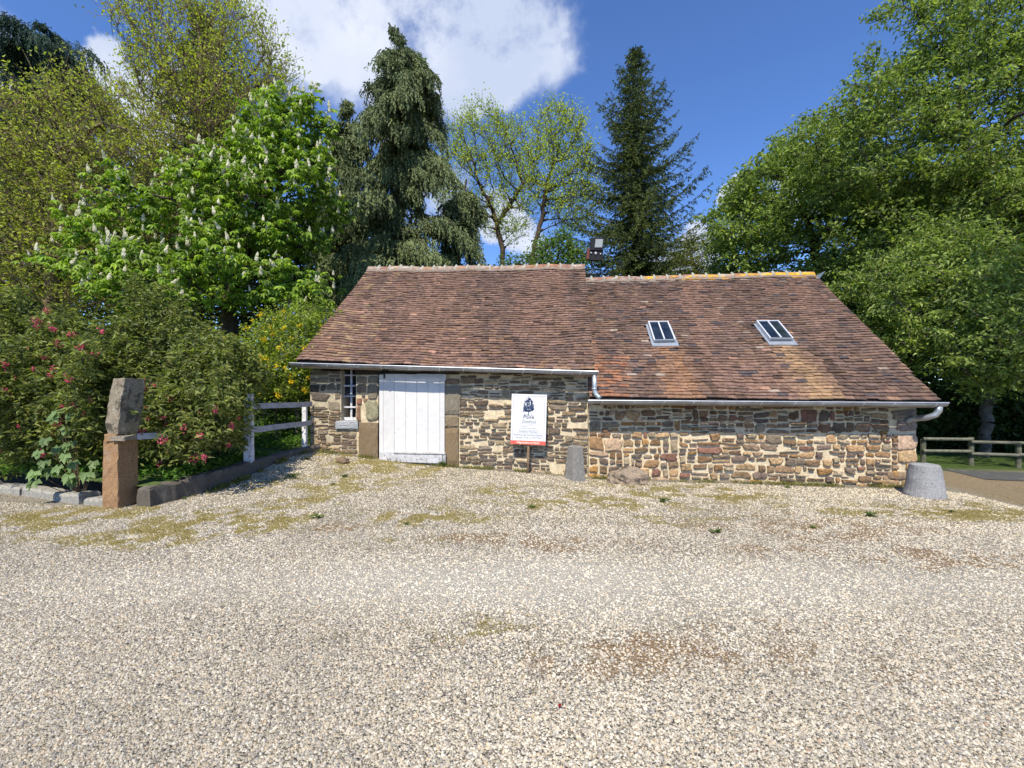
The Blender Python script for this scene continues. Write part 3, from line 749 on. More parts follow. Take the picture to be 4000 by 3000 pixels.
# right-hand broadleaf trees
gB = ((.075, .12, .03), (.29, .39, .11))
deciduous(71, 'hornbeam_tree', 'broad green tree rising behind the right end of the tiled roof', [(3050, 800, 260, 190, 19, 2.6), (2900, 930, 160, 170, 19, 2.0), (3200, 650, 200, 170, 19, 2.4), (3300, 950, 330, 250, 18, 2.6), (3000, 1030, 220, 120, 19, 2.0)],
          [[gp(3210, 19), up_to(3215, 1200, 19), up_to(3180, 950, 19), up_to(3120, 780, 19)]], 1900, .42, .5, .012, .2, lf_spray(gB[0], gB[1], .19, 12, .17, droop=.4), (.05, .042, .035), up=.1, twig=(.03, 3, .55, .008, .2), extra_cut=lambda A: fnoise(A[:, 0] + 7, A[:, 2] * 1.6, .6, 311) + .3 * fnoise(A[:, 1], A[:, 2], .8, 312) > .56)
deciduous(72, 'hornbeam_tree', 'tallest broad green tree, crown reaching the top right corner', [(3650, 330, 300, 330, 14.5, 2.6), (3450, 560, 260, 260, 14.5, 2.3), (3900, 500, 330, 420, 14.5, 2.4), (3600, 850, 330, 260, 14, 2.4), (3950, 950, 260, 350, 13.6, 2.3), (4250, 600, 300, 600, 14, 2.3), (3780, 100, 180, 150, 14.5, 1.8), (3130, 520, 45, 120, 14.8, .5), (3270, 400, 50, 120, 14.8, .6), (3400, 220, 55, 150, 14.8, .6), (3500, 90, 50, 130, 14.8, .6), (3620, 20, 60, 120, 14.8, .6), (4650, 350, 260, 150, 10, 1.5), (4980, 230, 520, 160, 6.6, 1.3), (4700, 60, 350, 150, 7.6, 1.2)],  # last ellipsoids: unseen out-of-frame boughs, added to shade the wooden fence and road
          [[gp(3950, 14.5), up_to(3930, 1200, 14.5), up_to(3850, 900, 14.5), up_to(3750, 450, 14.5)]], 3000, .36, .44, .012, .17, lf_spray(gB[0], (.29, .38, .11), .15, 10, .13, droop=.4), (.05, .042, .035), up=.16, twig=(.03, 3, .55, .008, .35), extra_cut=lambda A: fnoise(A[:, 0] + 7, A[:, 2] * 1.6, .6, 311) + .3 * fnoise(A[:, 1], A[:, 2], .8, 312) > .56)
deciduous(73, 'hornbeam_tree', 'low spreading green tree beside the road, boughs over the wooden fence', [(3600, 1220, 260, 200, 11.8, 1.6), (3820, 1330, 240, 190, 11.0, 1.5), (3480, 1130, 200, 160, 12.4, 1.5), (4050, 1250, 260, 300, 11, 1.5), (3700, 1050, 230, 150, 12.2, 1.5)],
          [[gp(3835, 11.9), up_to(3845, 1650, 11.9), up_to(3880, 1350, 11.9), up_to(3850, 1150, 12)]], 1500, .30, .38, .010, .13, lf_spray((.08, .13, .035), (.30, .39, .11), .125, 12, .11, droop=.45), (.10, .09, .075), up=.05, twig=(.03, 3, .42, .006, .1), extra_cut=lambda A: fnoise(A[:, 0] * 1.2 + 7, A[:, 2] * 2, .8, 331) + .3 * fnoise(A[:, 1], A[:, 2], .9, 332) > .57)

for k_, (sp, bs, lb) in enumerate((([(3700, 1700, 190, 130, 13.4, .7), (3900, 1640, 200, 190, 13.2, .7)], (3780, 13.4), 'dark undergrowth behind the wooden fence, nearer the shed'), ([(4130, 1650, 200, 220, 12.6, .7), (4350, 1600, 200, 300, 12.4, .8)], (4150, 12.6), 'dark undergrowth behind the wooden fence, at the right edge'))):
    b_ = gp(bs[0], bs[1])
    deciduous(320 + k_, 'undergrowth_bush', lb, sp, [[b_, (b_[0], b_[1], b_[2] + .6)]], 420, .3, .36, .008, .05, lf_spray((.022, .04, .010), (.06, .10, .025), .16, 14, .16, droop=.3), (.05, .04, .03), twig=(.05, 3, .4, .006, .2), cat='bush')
# far woodland mass that closes the view low down
rg = rs(81)
def woodmass(segs, n, size, col, col2):
    Ps = []
    for (pxa, pxb, pyt, D, thick, cnt) in segs:
        px = pxa + (pxb - pxa) * rg.rand(cnt); d = D + thick * rg.rand(cnt)
        top = pyt + 50 * np.sin(px * .013) + 30 * np.sin(px * .041)
        yt = (1500 - top) / F * d; zg = -1.9; zz = zg + (yt - zg) * rg.rand(cnt) ** .8
        a = (px - 2000) / F * d
        Ps.append(np.stack([a * cY - d * sY, a * sY + d * cY, zz + CZ], 1))
    P = np.concatenate(Ps); m = len(P)
    P += rg.normal(0, .3, P.shape)
    dd = rdir(rg, m) * np.array([1, 1, .6]); k = fnoise(P[:, 0] + P[:, 2] * 2, P[:, 1] + P[:, 2], .5, 33)
    return leaves(rg, P, dd, size * (.6 + .8 * rg.rand(m)), size * .6, leafcol(rg, m, col, .3, .2, col2, k))
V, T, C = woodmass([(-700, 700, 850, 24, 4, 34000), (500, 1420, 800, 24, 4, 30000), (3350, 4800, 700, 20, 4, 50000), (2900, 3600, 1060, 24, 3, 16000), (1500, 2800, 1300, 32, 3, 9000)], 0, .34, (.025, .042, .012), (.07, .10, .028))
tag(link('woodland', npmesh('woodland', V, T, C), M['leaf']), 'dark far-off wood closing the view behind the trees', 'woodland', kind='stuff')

# shrubs at the left --------------------------------------------------
def shrub(seed, name, label, specs, bases, n_attr, leaf_fn, flowers=None, wcol=(.06, .045, .03), step=.16, kill=.2, twig=(.02, 3, .22, .003, .2), cat='bush', lim=None, rt=.03):
    rg = rs(seed); E = ell(specs); A = sample_ell(rg, E, n_attr, .3)
    if lim is not None: A = A[lim(A)]
    pl = []
    for (bx, by, tx, ty, D) in bases:
        p = np.array(atD(bx, by, D)); p[2] = gz(p[0], p[1]) + .05; pl.append([tuple(p), up_to(tx, ty, D)])
    nodes, par = grow(rg, pl, A, step, kill, .05)
    r, _ = radii(nodes, par, .004, rt)
    root = empty(name, pl[0][0], label, cat)
    wv = wood(nodes, par, r, wcol); segs, ends, dd = twigs(rg, nodes, par, r, *twig)
    for p, q in segs: wv.append(tubes(p, q, np.full(len(p), twig[3]), np.full(len(p), twig[3] * .6), 3, wcol))
    V, T, C = merge(wv); link('stem', npmesh('stem', V, T, C), M['bark'], root)
    V, T, C = merge(leaf_fn(rg, nodes, par, r, ends)); link('foliage', npmesh('foliage', V, T, C), M['leaf'], root)
    if flowers:
        cnt, size, col, label_ = flowers
        tips = ends[-1]; dep = -(tips @ DV) + rg.normal(0, .25, len(tips)) + .0 * tips[:, 2]
        order = np.argsort(-dep); cand = tips[order][:max(cnt * 7, 10)]; cand = cand[rg.permutation(len(cand))]
        ch = []
        for p in cand:
            if all(((p - q) ** 2).sum() > .02 for q in ch): ch.append(p)
            if len(ch) >= cnt: break
        n = 26
        P = rg.normal(0, size * .45, (n, 3)); d = rdir(rg, n)
        v, t, c = leaves(rg, P, d, size * .8 * (.6 + .6 * rg.rand(n)), size * .55, leafcol(rg, n, col, .3, .0, tuple(min(1, x * 1.5) for x in col)))
        fm = npmesh('blossom', v, t, c); fm.materials.append(M['petal'])
        for p in ch[:100]:
            o = bpy.data.objects.new('blossom', fm); sc.collection.objects.link(o); o.parent = root
            o.location = Vector(p) - root.location + Vector((0.02, -.05, 0)); o.scale = [.6 + .7 * rg.rand()] * 3; o.rotation_euler = tuple(rg.rand(3) * 6)
    return root
notgate = lambda A: ((A[:, 1] > 5.5) | (A[:, 0] < -6.2)) & (fnoise(A[:, 0] + A[:, 1], A[:, 2] * 1.2, 1.3, 501) + .3 * fnoise(A[:, 1], A[:, 2], 1.6, 502) > .56)
shrub(91, 'weigela_shrub', 'large dark green shrub with pink blossom around the stone gatepost',
      [(190, 1560, 290, 250, 6.9, .9), (420, 1400, 300, 190, 7.3, .9), (120, 1330, 260, 200, 7.6, .9), (640, 1380, 210, 190, 7.6, .8), (560, 1200, 60, 130, 7.6, .35), (760, 1600, 190, 210, 6.9, .6), (850, 1480, 170, 170, 7.2, .7), (650, 1650, 180, 170, 6.9, .5), (330, 1720, 130, 120, 6.7, .4), (920, 1640, 90, 100, 7.3, .4), (720, 1580, 170, 150, 6.15, .3), (850, 1590, 110, 130, 6.6, .3), (610, 1560, 50, 110, 5.95, .15), (760, 1720, 130, 80, 6.2, .25), (330, 1500, 90, 200, 6.2, .3)],
      [(250, 1800, 250, 1600, 7.1), (500, 1800, 480, 1500, 7.3), (700, 1800, 700, 1600, 7.3), (850, 1800, 850, 1600, 7.6), (80, 1800, 100, 1500, 7.4)], 3200,
      lf_spray((.045, .065, .02), (.27, .32, .10), .092, 8, .055, droop=.25, width=.42), flowers=(100, .044, (.60, .10, .17), ''), lim=notgate, step=.14, kill=.16)
shrub(92, 'kerria_shrub', 'light green shrub dotted with yellow flowers beside the tiled eave',
      [(1130, 1330, 150, 130, 9.8, .8), (1080, 1450, 150, 120, 9.4, .7), (1190, 1430, 90, 130, 9.6, .6), (980, 1420, 110, 110, 9.2, .6), (1230, 1240, 70, 70, 10.2, .5)],
      [(1080, 1700, 1080, 1450, 9.8), (1160, 1700, 1160, 1400, 9.9)], 1100,
      lf_spray((.12, .18, .03), (.33, .42, .06), .075, 6, .09, droop=.3, width=.5), flowers=(60, .06, (.80, .50, .02), ''), wcol=(.22, .19, .14), step=.18, kill=.2)
# tangle behind fence + ivy
shrub(93, 'bramble_bush', 'dark tangled bush behind the white fence at the shed corner', [(1120, 1620, 110, 90, 10.3, .5), (1190, 1560, 80, 90, 10.3, .5), (1010, 1560, 120, 90, 10, .5)],
      [(1120, 1700, 1120, 1620, 10.3)], 350, lf_spray((.03, .055, .012), (.10, .16, .03), .07, 6, .09), wcol=(.1, .08, .06))
shrub(94, 'ivy_mound', 'fresh green ivy mound at the left edge behind the kerbstones', [(-40, 1650, 130, 190, 7.9, .5), (-150, 1500, 160, 260, 8.2, .6), (60, 1790, 110, 50, 7.3, .3)],
      [(-30, 1800, -30, 1650, 7.9)], 500, lf_spray((.06, .13, .02), (.14, .26, .05), .085, 6, .08, width=.8))
# sycamore seedling with big pale leaves in front of the weigela
rg = rs(95); E = ell([(240, 1620, 60, 100, 6.15, .15), (200, 1740, 110, 60, 6.1, .15), (300, 1800, 130, 60, 6.0, .15), (270, 1860, 150, 45, 5.95, .12)])
c = sample_ell(rg, E, 24); parts = []; b0 = np.array([c[:, 0].mean(), c[:, 1].mean() + .25, 0]); b0[2] = gz(b0[0], b0[1])
for k in range(5):
    a = (k - 2) * .62; ax = norm(np.array([[0, -1, .55]]) + rg.normal(0, .15, (24, 3)))
    dn = norm(np.array([0, -.35, -.8]) + rg.normal(0, .12, (24, 3))); u = norm(np.cross(ax, dn)); 
    d = dn * math.cos(a) + u * math.sin(a)
    parts.append(leaves(rs(200 + k), c, d, .14 * (1 - .12 * abs(k - 2)) * (.8 + .4 * rs(7).rand(24)), .085, leafcol(rs(8), 24, (.17, .25, .10), .2, .1), upn=ax, nrand=.02, fold=.08))
root = empty('sycamore_sapling', tuple(b0), 'sycamore sapling with large pale lobed leaves left of the gatepost', 'sapling')
stem = tubes(np.tile(b0, (24, 1)), c, np.full(24, .006), np.full(24, .003), 4, (.15, .10, .07))
link('stem', npmesh('stem', *stem), M['bark'], root); link('foliage', npmesh('foliage', *merge(parts)), M['leaf'], root)

# ------------------------------------------------------------------ stonework
def stone_geom(mb, rg, x0, x1, z0, z1, Y, depth, col, irr=.12, joint=.012, n=18, tilt=0):
    """one irregular rubble stone whose front bulges from the wall plane Y towards -Y"""
    cx, cz = (x0 + x1) / 2, (z0 + z1) / 2; a, b = (x1 - x0) / 2 - joint, (z1 - z0) / 2 - joint
    if a < .012 or b < .008: return
    pw = rg.uniform(.22, .62)      # squareness
    ph = rg.rand() * 6.28; tl = rg.normal(0, .05) + tilt
    outer_ = []
    j1, j2, j3 = rg.normal(0, irr, 3)
    for i in range(n):
        t = 2 * math.pi * i / n
        c_, s_ = math.cos(t), math.sin(t)
        rx = math.copysign(abs(c_) ** pw, c_); rz = math.copysign(abs(s_) ** pw, s_)
        k = 1 + j1 * math.sin(2 * t + ph) + j2 * math.sin(3 * t + ph * 2) + j3 * .6 * math.sin(5 * t) + rg.normal(0, .05)
        k = min(k, 1.12)
        x = rx * a * k; z = rz * b * k
        outer_.append((x * math.cos(tl) - z * math.sin(tl), x * math.sin(tl) + z * math.cos(tl)))
    rings = []; dx, dz = rg.normal(0, .25, 2)
    for f, dd in ((1.0, .35), (1.0, -.55), (.955, -.88), (.72, -.98), (.38, -1.02)):
        for (x, z) in outer_:
            q = depth * dd * (1 + .25 * dx * x / a + .25 * dz * z / b) if dd < 0 else depth * dd
            rings.append((cx + x * f, Y + q + (rg.normal(0, depth * .10) if dd < -.5 else 0), cz + z * f))
    V = rings + [(cx, Y - depth * 1.05, cz)]
    qd = []
    for r_ in range(4):
        for i in range(n): qd.append((r_ * n + i, r_ * n + (i + 1) % n, (r_ + 1) * n + (i + 1) % n, (r_ + 1) * n + i))
    tr = [(4 * n + i, 4 * n + (i + 1) % n, 5 * n) for i in range(n)]
    mb.add(V, quads=qd, tris=tr, col=col)
def split(rg, rc, wt, ht, out):
    """guillotine split into roughly wt x ht cells (random)"""
    x0, x1, z0, z1 = rc; w_, h_ = x1 - x0, z1 - z0
    W_ = wt * rg.uniform(.55, 1.6); H_ = ht * rg.uniform(.6, 1.6)
    if h_ > H_ * 1.45 and (h_ / ht > w_ / wt * .75 or w_ < W_):
        k = rg.uniform(.35, .65); m = z0 + h_ * k
        split(rg, (x0, x1, z0, m), wt, ht, out); split(rg, (x0, x1, m, z1), wt, ht, out)
    elif w_ > W_ * 1.3:
        k = rg.uniform(.35, .65); m = x0 + w_ * k
        split(rg, (x0, m, z0, z1), wt, ht, out); split(rg, (m, x1, z0, z1), wt, ht, out)
    else: out.append(rc)
def rubble(mb, rg, rc, Y, wt, ht, pal, depth=.02, joint=.010, skip=.05, course=None):
    cells = []
    x0, x1, z0, z1 = rc
    z = z0
    while z < z1 - .02:      # loose courses, then random splitting inside each
        h = min(rg.uniform(*(course or (.16, .30))), z1 - z)
        if z1 - z - h < .07: h = z1 - z
        x = x0
        while x < x1 - .02:
            w_ = min(rg.uniform(.5, 1.1), x1 - x)
            if x1 - x - w_ < .25: w_ = x1 - x
            split(rg, (x, x + w_, z, z + h), wt, ht, cells); x += w_
        z += h
    for (a, b, c, d) in cells:
        if rg.rand() < skip: continue
        p = pal[rg.choice(len(pal))]; k = rg.uniform(.7, 1.25)
        j = joint * rg.uniform(.4, 1.5)
        # warp so the courses are not ruled lines
        wz = lambda x, z_: .018 * math.sin(x * 2.3 + z_ * 3) + .010 * math.sin(x * 6.1 + z_ * 7)
        o = wz((a + b) / 2, (c + d) / 2)
        stone_geom(mb, rg, a, b, c + o, d + o, Y, depth * rg.uniform(.5, 1.4), tuple(np.clip(np.array(p) * k, 0, 1)), joint=j, tilt=rg.normal(0, .02))
PAL_L = [(.21, .145, .09), (.16, .11, .075), (.26, .19, .115), (.13, .095, .07), (.30, .235, .15), (.19, .15, .11), (.35, .27, .165)]
PAL_R = [(.25, .15, .075), (.19, .115, .065), (.36, .23, .12), (.21, .15, .10), (.33, .26, .17), (.38, .26, .14), (.22, .115, .08), (.18, .13, .10), (.33, .26, .17), (.40, .28, .18), (.20, .155, .11), (.34, .19, .07), (.21, .14, .08), (.24, .155, .09)]
CREAM = (.66, .55, .37); GREYM = (.40, .36, .29)
YL = 8.56; YR = 8.60      # wall planes
X = lambda px, Y=YL: atY(px, 1500, Y).x
def Z(py, px, Y=YL): return atY(px, py, Y).z

def wall_mesh(m, m2, root):
    nf = sum(len(x) for x in m.q) + sum(len(x) for x in m.t)
    V = np.concatenate(m.v + m2.v); C = np.concatenate(m.c + m2.c)
    fs = [np.concatenate(m.q)]; sm = [len(fs[0])]
    if m.t: fs.append(np.concatenate(m.t))
    n1 = sum(len(f) for f in fs)
    fs.append(np.concatenate(m2.q) + m.n); fs.append(np.concatenate(m2.t) + m.n)
    n2 = sum(len(f) for f in fs) - n1
    me = npmesh('wall', V, fs, C, mats=[M['mortar'], M['stone']], midx=[0] * n1 + [1] * n2)
    me.polygons.foreach_set('use_smooth', [False] * n1 + [True] * n2)
    return link('wall', me, None, root)
# ---- taller shed (left)
rootL = empty('stone_shed', (-2.3, YL, 0), 'taller stone shed with white plank door and sagging brown tiled roof', 'shed')
xa, xb = X(1212), X(2296)
xw0, xw1 = X(1333), X(1391); xd0, xd1 = X(1478), X(1738)
zt = 1.92
zw_b = Z(1645, 1360); zd_t = Z(1466, 1600)
m = MB(); m2 = MB(); rg = rs(101)
TH = .45
def slab(a, b, z0, z1, Y=YL, col=CREAM, mb=None): (mb or m).box((a, Y, z0), (b, Y + TH, z1), col)
slab(xa, xw0, -.4, zt, col=(.50, .43, .30)); slab(xw0, xw1, -.4, zw_b - .02, col=GREYM); slab(xw1, xd0, -.4, zt - .08)
slab(xd1, xb, -.4, zt)
slab(xw0, xw1, 1.98, 2.1, col=GREYM)
m.box((xa, YL + TH, -.4), (xa + TH, YL + 5.4, zt), GREYM)       # side and back walls
m.box((xb - TH, YL + TH, -.4), (xb, YL + 5.4, zt), GREYM)
m.box((xa + TH, YL + 5.0, -.4), (xb - TH, YL + 5.4, zt), GREYM)
m.box((xa + TH, YL + TH, -.5), (xb - TH, YL + 5.0, -.02), (.1, .09, .08))
# gable triangles
for xg in (xa, xb - .2):
    m.add([(xg, YL + .05, zt), (xg, YL + 5.4, zt), (xg, 11.5, 4.66), (xg + .2, YL + .05, zt), (xg + .2, YL + 5.4, zt), (xg + .2, 11.5, 4.66)],
          quads=[(0, 1, 4, 3), (1, 2, 5, 4), (2, 0, 3, 5)], tris=[(0, 2, 1), (3, 4, 5)], col=GREYM)
# stones
zg = lambda px: Z(np.interp(px, [1212, 1400, 1800, 2296], [1752, 1795, 1830, 1856]) + 20, px)
rubble(m2, rg, (xa, xw0 - .0, zg(1270) + .02, Z(1600, 1270)), YL, .22, .06, PAL_L, .022, .010, .08, (.10, .2))
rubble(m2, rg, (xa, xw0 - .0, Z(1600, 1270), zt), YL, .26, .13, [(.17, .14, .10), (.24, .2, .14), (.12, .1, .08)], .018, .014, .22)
rubble(m2, rg, (xw0, xw1 + .02, zg(1360) + .02, Z(1680, 1360)), YL, .22, .07, PAL_L, .016, .010, .1)
# explicit stones between window and door and jambs
def st(px0, px1, py0, py1, col, mb=m2, dep=.03, j=.006, irr=.03):
    stone_geom(mb, rg, X(px0), X(px1), Z(py1, (px0 + px1) / 2), Z(py0, (px0 + px1) / 2), YL, dep, col, joint=j, irr=irr)
st(1394, 1432, 1500, 1535, (.22, .16, .11)); st(1394, 1415, 1555, 1580, (.25, .12, .08)); st(1420, 1438, 1556, 1570, (.22, .13, .08)); st(1436, 1478, 1500, 1560, (.21, .18, .13))
st(1394, 1410, 1585, 1645, (.24, .14, .09)); st(1394, 1435, 1470, 1498, (.24, .19, .14)); st(1438, 1478, 1468, 1498, (.22, .19, .14)); st(1412, 1428, 1540, 1552, (.2, .17, .12))
st(1428, 1478, 1562, 1642, (.27, .25, .16), dep=.035)
st(1800, 1860, 1470, 1500, (.19, .14, .09)); st(1740, 1798, 1478, 1502, (.22, .15, .10)); 
rubble(m2, rg, (X(1795), xb, zg(2000) - .06, zt - .02), YL, .24, .072, PAL_L, .032, .0135, .09, (.12, .24))
wall_mesh(m, m2, rootL)
# dressed jamb stones and sill
def dressed(name, px0, px1, py0, py1, col, parent, Y=YL, dep=.06, n=0):
    mb = MB(); x0, x1 = X(px0, Y), X(px1, Y); z0, z1 = Z(py1, (px0 + px1) / 2, Y), Z(py0, (px0 + px1) / 2, Y); g = .012
    rr = rs(int(px0 + py0))
    P = []
    nx_, nz_ = 9, 9
    for j in range(nz_):
        for i in range(nx_):
            u, v = i / (nx_ - 1), j / (nz_ - 1)
            e = min(u, 1 - u, v, 1 - v); yy = Y - dep + (.018 if e == 0 else 0) + rr.normal(0, .003)
            P.append((x0 + (x1 - x0) * u + rr.normal(0, .004), yy, z0 + (z1 - z0) * v + rr.normal(0, .004)))
    nb = len(P); P += [(x0, Y + .2, z0), (x1, Y + .2, z0), (x1, Y + .2, z1), (x0, Y + .2, z1)]
    q = [(j * nx_ + i, j * nx_ + i + 1, (j + 1) * nx_ + i + 1, (j + 1) * nx_ + i) for j in range(nz_ - 1) for i in range(nx_ - 1)]
    pol = [list(range(nx_))[::-1] + [nb, nb + 1], [(nz_ - 1) * nx_ + i for i in range(nx_)] + [nb + 2, nb + 3],
           [j * nx_ for j in range(nz_)] + [nb + 3, nb], [j * nx_ + nx_ - 1 for j in range(nz_)][::-1] + [nb + 1, nb + 2]]
    mb.add(P, quads=q, col=col, polys=pol); return mb.obj(name, M['granite'], parent)
dressed('jamb_stone', 1405, 1479, 1651, 1812, (.20, .145, .085), rootL)
dressed('jamb_stone', 1738, 1800, 1506, 1616, (.20, .175, .13), rootL)
dressed('jamb_stone', 1738, 1792, 1622, 1668, (.22, .17, .11), rootL)
dressed('jamb_stone', 1738, 1792, 1671, 1815, (.21, .15, .085), rootL)
dressed('window_sill', 1316, 1402, 1643, 1676, (.34, .36, .38), rootL, dep=.07)
mb = MB(); mb.box((xw1 - .02, YL - .02, Z(1463, 1600)), (X(1795), YL + .3, zt + .05), (.05, .04, .032)); mb.obj('lintel', M['wood'], rootL)
mb = MB(); mb.box((X(1800), YL - .03, 1.86), (xb, YL + .1, 1.93), (.10, .085, .07)); mb.obj('wall_plate', M['wood'], rootL)
# window : white ladder-like frame, broken panes
YW = YL + .16
def bar(mb, px0, px1, py0, py1, Y=YW, th=.035, col=(.62, .63, .66)):
    c_ = (px0 + px1) / 2
    mb.box((X(px0, Y), Y - th / 2, Z(py1, c_, Y)), (X(px1, Y), Y + th / 2, Z(py0, c_, Y)), col)
mb = MB()
bar(mb, 1335, 1341, 1430, 1640, YW); bar(mb, 1370, 1377, 1430, 1640, YW + .003)
for py in (1466, 1507, 1548, 1590): bar(mb, 1333, 1391, py - 3, py + 3, YW - .035)
bar(mb, 1333, 1391, 1630, 1640, YW - .04, col=(.78, .79, .8)); bar(mb, 1389, 1395, 1430, 1640, YW + .05, th=.03, col=(.12, .11, .10))
win = mb.obj('window', M['oldwhite'], rootL)
mb = MB(); rr = rs(4)
for (a, b, c0, c1) in ((1341, 1370, 1432, 1463), (1341, 1370, 1469, 1504), (1377, 1390, 1469, 1504), (1341, 1370, 1510, 1545), (1377, 1390, 1510, 1545)):
    mb.box((X(a, YW), YW + .002, Z(c1, a, YW)), (X(b, YW), YW + .006, Z(c0, a, YW)), (1, 1, 1))
# broken shards in lower panes
for (a, b, c0, c1) in ((1341, 1370, 1551, 1587), (1341, 1370, 1593, 1629), (1377, 1390, 1593, 1629)):
    x0, x1, z0, z1 = X(a, YW), X(b, YW), Z(c1, a, YW), Z(c0, a, YW)
    for k in range(3):
        s = k / 2.; mb.add([(x0, YW, z0 + (z1 - z0) * s * .8), (x0 + (x1 - x0) * .25, YW, z0 + (z1 - z0) * (s * .7 + .1)), (x0, YW, z0 + (z1 - z0) * min(1, s * .8 + .3)), (x0, YW + .003, z0)], tris=[(0, 1, 2)], col=(1, 1, 1))
    mb.add([(x1, YW, z0), (x1, YW, z1), (x1 - (x1 - x0) * .3, YW, z1), (x1 - (x1 - x0) * .12, YW, z0 + .1)], quads=[(0, 1, 2, 3)], col=(1, 1, 1))
mb.obj('pane', M['glass'], win)
mb = MB(); mb.box((xw0 - .01, YL + TH + .02, zw_b - .3), (xw1 + .3, YL + TH + .05, zt), (.035, .035, .035)); mb.obj('shade_panel', M['dark'], win)  # dark sheet behind the panes, painted to stand for the room's shade

# door
doorz0, doorz1 = Z(1797, 1600), Z(1462, 1600); YD = YL - .07
droot_mb = MB()
edges = [1481, 1497, 1540, 1585, 1628, 1672, 1718, 1737]
for i in range(len(edges) - 1):
    a, b = X(edges[i], YD) + .003, X(edges[i + 1], YD) - .003; rr = rs(300 + i)
    dz = rr.normal(0, .004); k = .66 + rr.normal(0, .018); dy = rr.uniform(0, .006)
    zb = doorz0 - (.03 * (a - X(1481)) / (X(1737) - X(1481))) - .03
    droot_mb.box((a, YD - dy, zb), (b, YD + .035, doorz1 + dz), (k, k * .985, k * .96))
door = droot_mb.obj('door', M['whitewood'], rootL)
mb = MB()
x0, x1 = X(1483, YD - .04), X(1741, YD - .04)
zl, zr = Z(1806, 1490, YD - .04), Z(1814, 1735, YD - .04)
mb.hexa([(x0, YD - .045, zl + .02), (x1, YD - .045, zr + .02), (x1, YD - .009, zr + .02), (x0, YD - .009, zl + .02), (x0, YD - .045, zl + .21), (x1, YD - .045, zr + .22), (x1, YD - .009, zr + .22), (x0, YD - .009, zl + .21)], (.58, .58, .6))
mb.box((x0 + .3, YD - .065, zl + .195), (x1, YD - .047, zl + .225), (.6, .58, .55))
mb.obj('kick_board', M['oldwhite'], door)
mb = MB(); mb.box((X(1612, YD), YD - .03, Z(1478, 1670, YD)), (X(1742, YD), YD - .008, Z(1471, 1670, YD)), (.56, .56, .58)); mb.box((X(1736, YD), YD - .04, Z(1486, 1740, YD)), (X(1743, YD), YD - .005, Z(1463, 1740, YD)), (.6, .6, .62))
mb.obj('latch_bar', M['whitewood'], door)
mb = MB(); mb.box((X(1501, YD), YD - .03, Z(1478, 1500, YD)), (X(1505, YD), YD - .008, Z(1452, 1500, YD)), (.02, .02, .02)); mb.box((X(1497, YD), YD - .03, Z(1460, 1500, YD)), (X(1512, YD), YD + .05, Z(1456, 1500, YD)), (.02, .02, .02)); mb.obj('hinge', M['black'], door)
mb = MB(); mb.box((X(1470), YL - .13, -.12), (X(1745), YL + .1, Z(1815, 1600) + .02), (.15, .14, .12)); mb.obj('threshold', M['granite'], rootL)

